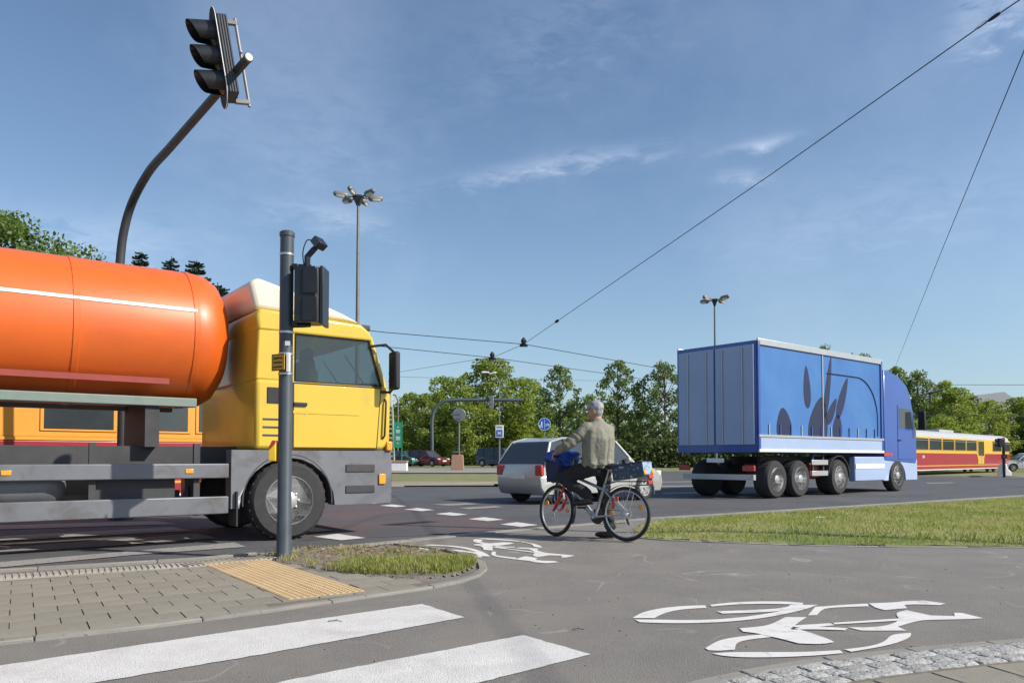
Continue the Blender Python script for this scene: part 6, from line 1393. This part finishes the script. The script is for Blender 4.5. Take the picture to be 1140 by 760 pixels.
def hand(Wp, Hp, s, bar):                      # hand closed round the grip; bar = grip direction
    d = (Hp-Wp).normalized(); up = Vector((0, 0, 1)); pc = Hp+Vector((0, 0, .004)); bar = bar.normalized()
    body.tube([Wp-d*.02, Wp, Wp.lerp(pc, .5), pc, pc+d*.012], [(.020, .026), (.020, .028), (.017, .038), (.015, .042), (.010, .036)], 12, ref=up)
    ln = [.070, .078, .074, .060]
    for k in range(4):
        o_ = bar*((k-1.5)*.0205); p0 = pc+o_+d*.008; L = ln[k]; a = p0+d*L*.38+Vector((0, 0, -.004)); b = a+d*L*.10+Vector((0, 0, -L*.42)); c = b-d*L*.34+Vector((0, 0, -L*.16))
        body.cap(p0, a, .0095, .009, 8); body.cap(a, b, .009, .0085, 8); body.cap(b, c, .0085, .0075, 8)
    t0 = pc-d*.03-bar*s*-.034*1; t0 = pc-d*.028+bar*.036*(-1 if s > 0 else 1)*(1)
    t1 = t0+d*.030+bar*.012*(-1 if s > 0 else 1)+Vector((0, 0, -.016)); t2 = t1+d*.022+Vector((0, 0, -.014)); body.cap(t0, t1, .012, .010, 8); body.cap(t1, t2, .010, .008, 8)
gl_ = Vector(steer((.80, .305, 1.03)))-Vector(steer((.835, .20, 1.035))); gr_ = Vector(steer((.80, -.305, 1.03)))-Vector(steer((.835, -.20, 1.035)))
hand(W_L, H_L, 1, gl_); hand(W_R, H_R, -1, gr_)
bodyo = remesh(body, 'body', 'skin', pr, .0065, 3)
for s in (-1, 1): MB().lathe(hp(.079, s*.030, .004), [(.002, -.008), (.010, -.004), (.011, .002), (.006, .007), (.001, .009)], 'x', 10, ).build('eye', 'white_plate', pr, smooth=True)
# ---- jacket
jk = MB()
jt = [((.405, 0, .895), (.158, .205)), ((.405, 0, .93), (.168, .216)), ((.40, 0, 1.02), (.160, .212)), ((.385, 0, 1.15), (.160, .213)), ((.372, 0, 1.28), (.156, .218)), ((.372, 0, 1.37), (.136, .212)), ((.380, 0, 1.44), (.100, .165)), ((.388, 0, 1.49), (.075, .092)), ((.395, 0, 1.525), (.068, .074)), ((.395, 0, 1.535), (.05, .055))]
jk.tube([tw(p) for p, r in jt], [r for p, r in jt], 26, ref=fwd)
for S_, E_, W_ in ((S_L, E_L, W_L), (S_R, E_R, W_R)):
    jk.cap(S_, S_.lerp(E_, .5), .080, .076, 16); jk.cap(S_.lerp(E_, .5), E_, .076, .070, 16); jk.cap(E_, W_.lerp(E_, .12), .070, .052, 16); jk.cap(W_.lerp(E_, .16), W_.lerp(E_, .02), .042, .044, 14)
def jd(p):
    v = 0; zrel = p.z
    q = tw(p, a=-YF); y = q.y; x = q.x-.4; ang_ = math.atan2(y, -x)
    if abs(y) < .24 and p.z < 1.45:                                   # long vertical folds down the back
        v += .017*math.sin(ang_*9+3*mnoise.noise(Vector((ang_*1.5, p.z*2.2, 1))))*sst((1.42-p.z)/.25)*(.5+.5*mnoise.noise(Vector((ang_*2, p.z*3, 7))))
    v += .009*mnoise.noise(Vector((p.x*11, p.y*11, p.z*5)))+.003*mnoise.noise(p*26)
    if p.z < 1.02 and abs(y) < .25: v += .010*sst((1.02-p.z)/.08)*(1 if p.z > .94 else -.6)+.006*mnoise.noise(Vector((ang_*6, p.z*30, 2)))
    if (p-E_L).length < .2: v += .004*math.sin(((p-S_L).dot((E_L-S_L).normalized()))*75+2*mnoise.noise(p*8))
    return v
remesh(jk, 'jacket', 'jacket', pr, .009, 14, disp=jd)
# ---- trousers
tr_ = MB()
tt = [((.41, 0, .80), (.125, .150)), ((.41, 0, .87), (.140, .175)), ((.405, 0, .96), (.135, .172))]
tr_.tube([tw(p) for p, r in tt], [r for p, r in tt], 20, ref=fwd)
tr_.cap(HIPL, HIPL.lerp(KL, .5), .108, .100, 16); tr_.cap(HIPL.lerp(KL, .5), KL, .100, .076, 16); tr_.cap(KL, KL.lerp(AL, .5), .076, .074, 16); tr_.cap(KL.lerp(AL, .5), AL+Vector((.0, 0, .03)), .074, .066, 16)
tr_.cap(HIPR-Vector((0, 0, .02)), KR, .105, .078, 16); tr_.cap(KR, AR+Vector((0, 0, .04)), .078, .070, 16)
remesh(tr_, 'trousers', 'trousers', pr, .010, 4, disp=lambda p: .012*mnoise.noise(p*11)+.006*mnoise.noise(p*24)+.006*math.sin(p.z*60+4*mnoise.noise(p*5)))
# ---- shoes
def shoe(name, heel, toe, ankle, w=.045):
    mb = MB(); d = (toe-heel).normalized(); up = Vector((0, 0, 1))-d*d.z; up.normalize()
    mb.tube([heel-d*.005, heel+d*.02, heel.lerp(toe, .35), heel.lerp(toe, .68), heel.lerp(toe, .9), toe], [(.026, .024), (.036, .034), (.038, .036), (.031, w), (.025, .040), (.012, .022)], 14, ref=up)
    mb.cap(heel+d*.055+up*.01, ankle, .042, .044, 12); o = remesh(mb, name, 'shoe', pr, .008, 3)
    so_ = MB(); so_.tube([heel-d*.01-up*.034, heel.lerp(toe, .35)-up*.036, heel.lerp(toe, .68)-up*.033, toe-up*.020], [(.010, .034), (.010, .033), (.010, w+.002), (.007, .025)], 10, ref=up); so_.build('sole', 'black', o, smooth=True); return o
shoe('shoe', Vector((.405, .150, .492)), Vector((.675, .150, .452)), AL+Vector((0, 0, .0)))
shoe('shoe', Vector((.295, -.205, .052)), Vector((.565, -.225, .044)), AR+Vector((0, 0, .02)))
# ---- hair and cap
hr = MB(); hr.tube([hp(-.03, 0, -.075), hp(-.028, 0, -.04), hp(-.02, 0, .01), hp(-.012, 0, .04)], [(.050, .052), (.074, .072), (.088, .079), (.088, .076)], 18, ref=hR @ Vector((1, 0, 0)))
remesh(hr, 'hair', 'hair', pr, .007, 3, disp=lambda p: .004*mnoise.noise(p*60)-(.03 if (hR.transposed() @ (p-hc_)).x > .02 else 0))
cp = MB(); cp.tube([hp(.0, 0, .022), hp(-.004, 0, .05), hp(-.006, 0, .09), hp(-.006, 0, .118), hp(-.006, 0, .132), hp(-.004, 0, .138)], [(.108, .086), (.110, .089), (.100, .083), (.078, .066), (.045, .038), (.01, .01)], 22, ref=hR @ Vector((1, 0, 0)))
cpo = remesh(cp, 'cap', 'cap', pr, .007, 3, disp=lambda p: .004*mnoise.noise(p*28)+.002*mnoise.noise(p*60))
pk = MB(); o_ = []
for k in range(13):
    a = -PI/2+PI*k/12; o_.append((.085+.075*math.cos(a)**.7 if math.cos(a) > 0 else .085, .080*math.sin(a)))
pk.prism([(x, y) for x, y in o_]+[(.06, .06), (.06, -.06)], 0, .006)
pk.v = [tuple(hp(x, y, .026+z-.018*((x-.08)/.08)-.9*y*y)) for x, y, z in pk.v]; pk.build('peak', 'cap', cpo, smooth=True)
MB().tube([hp(-.105, -.03, .035), hp(-.112, 0, .033), hp(-.105, .03, .035)], .006, 6).build('cap_strap', 'sign_back', cpo)
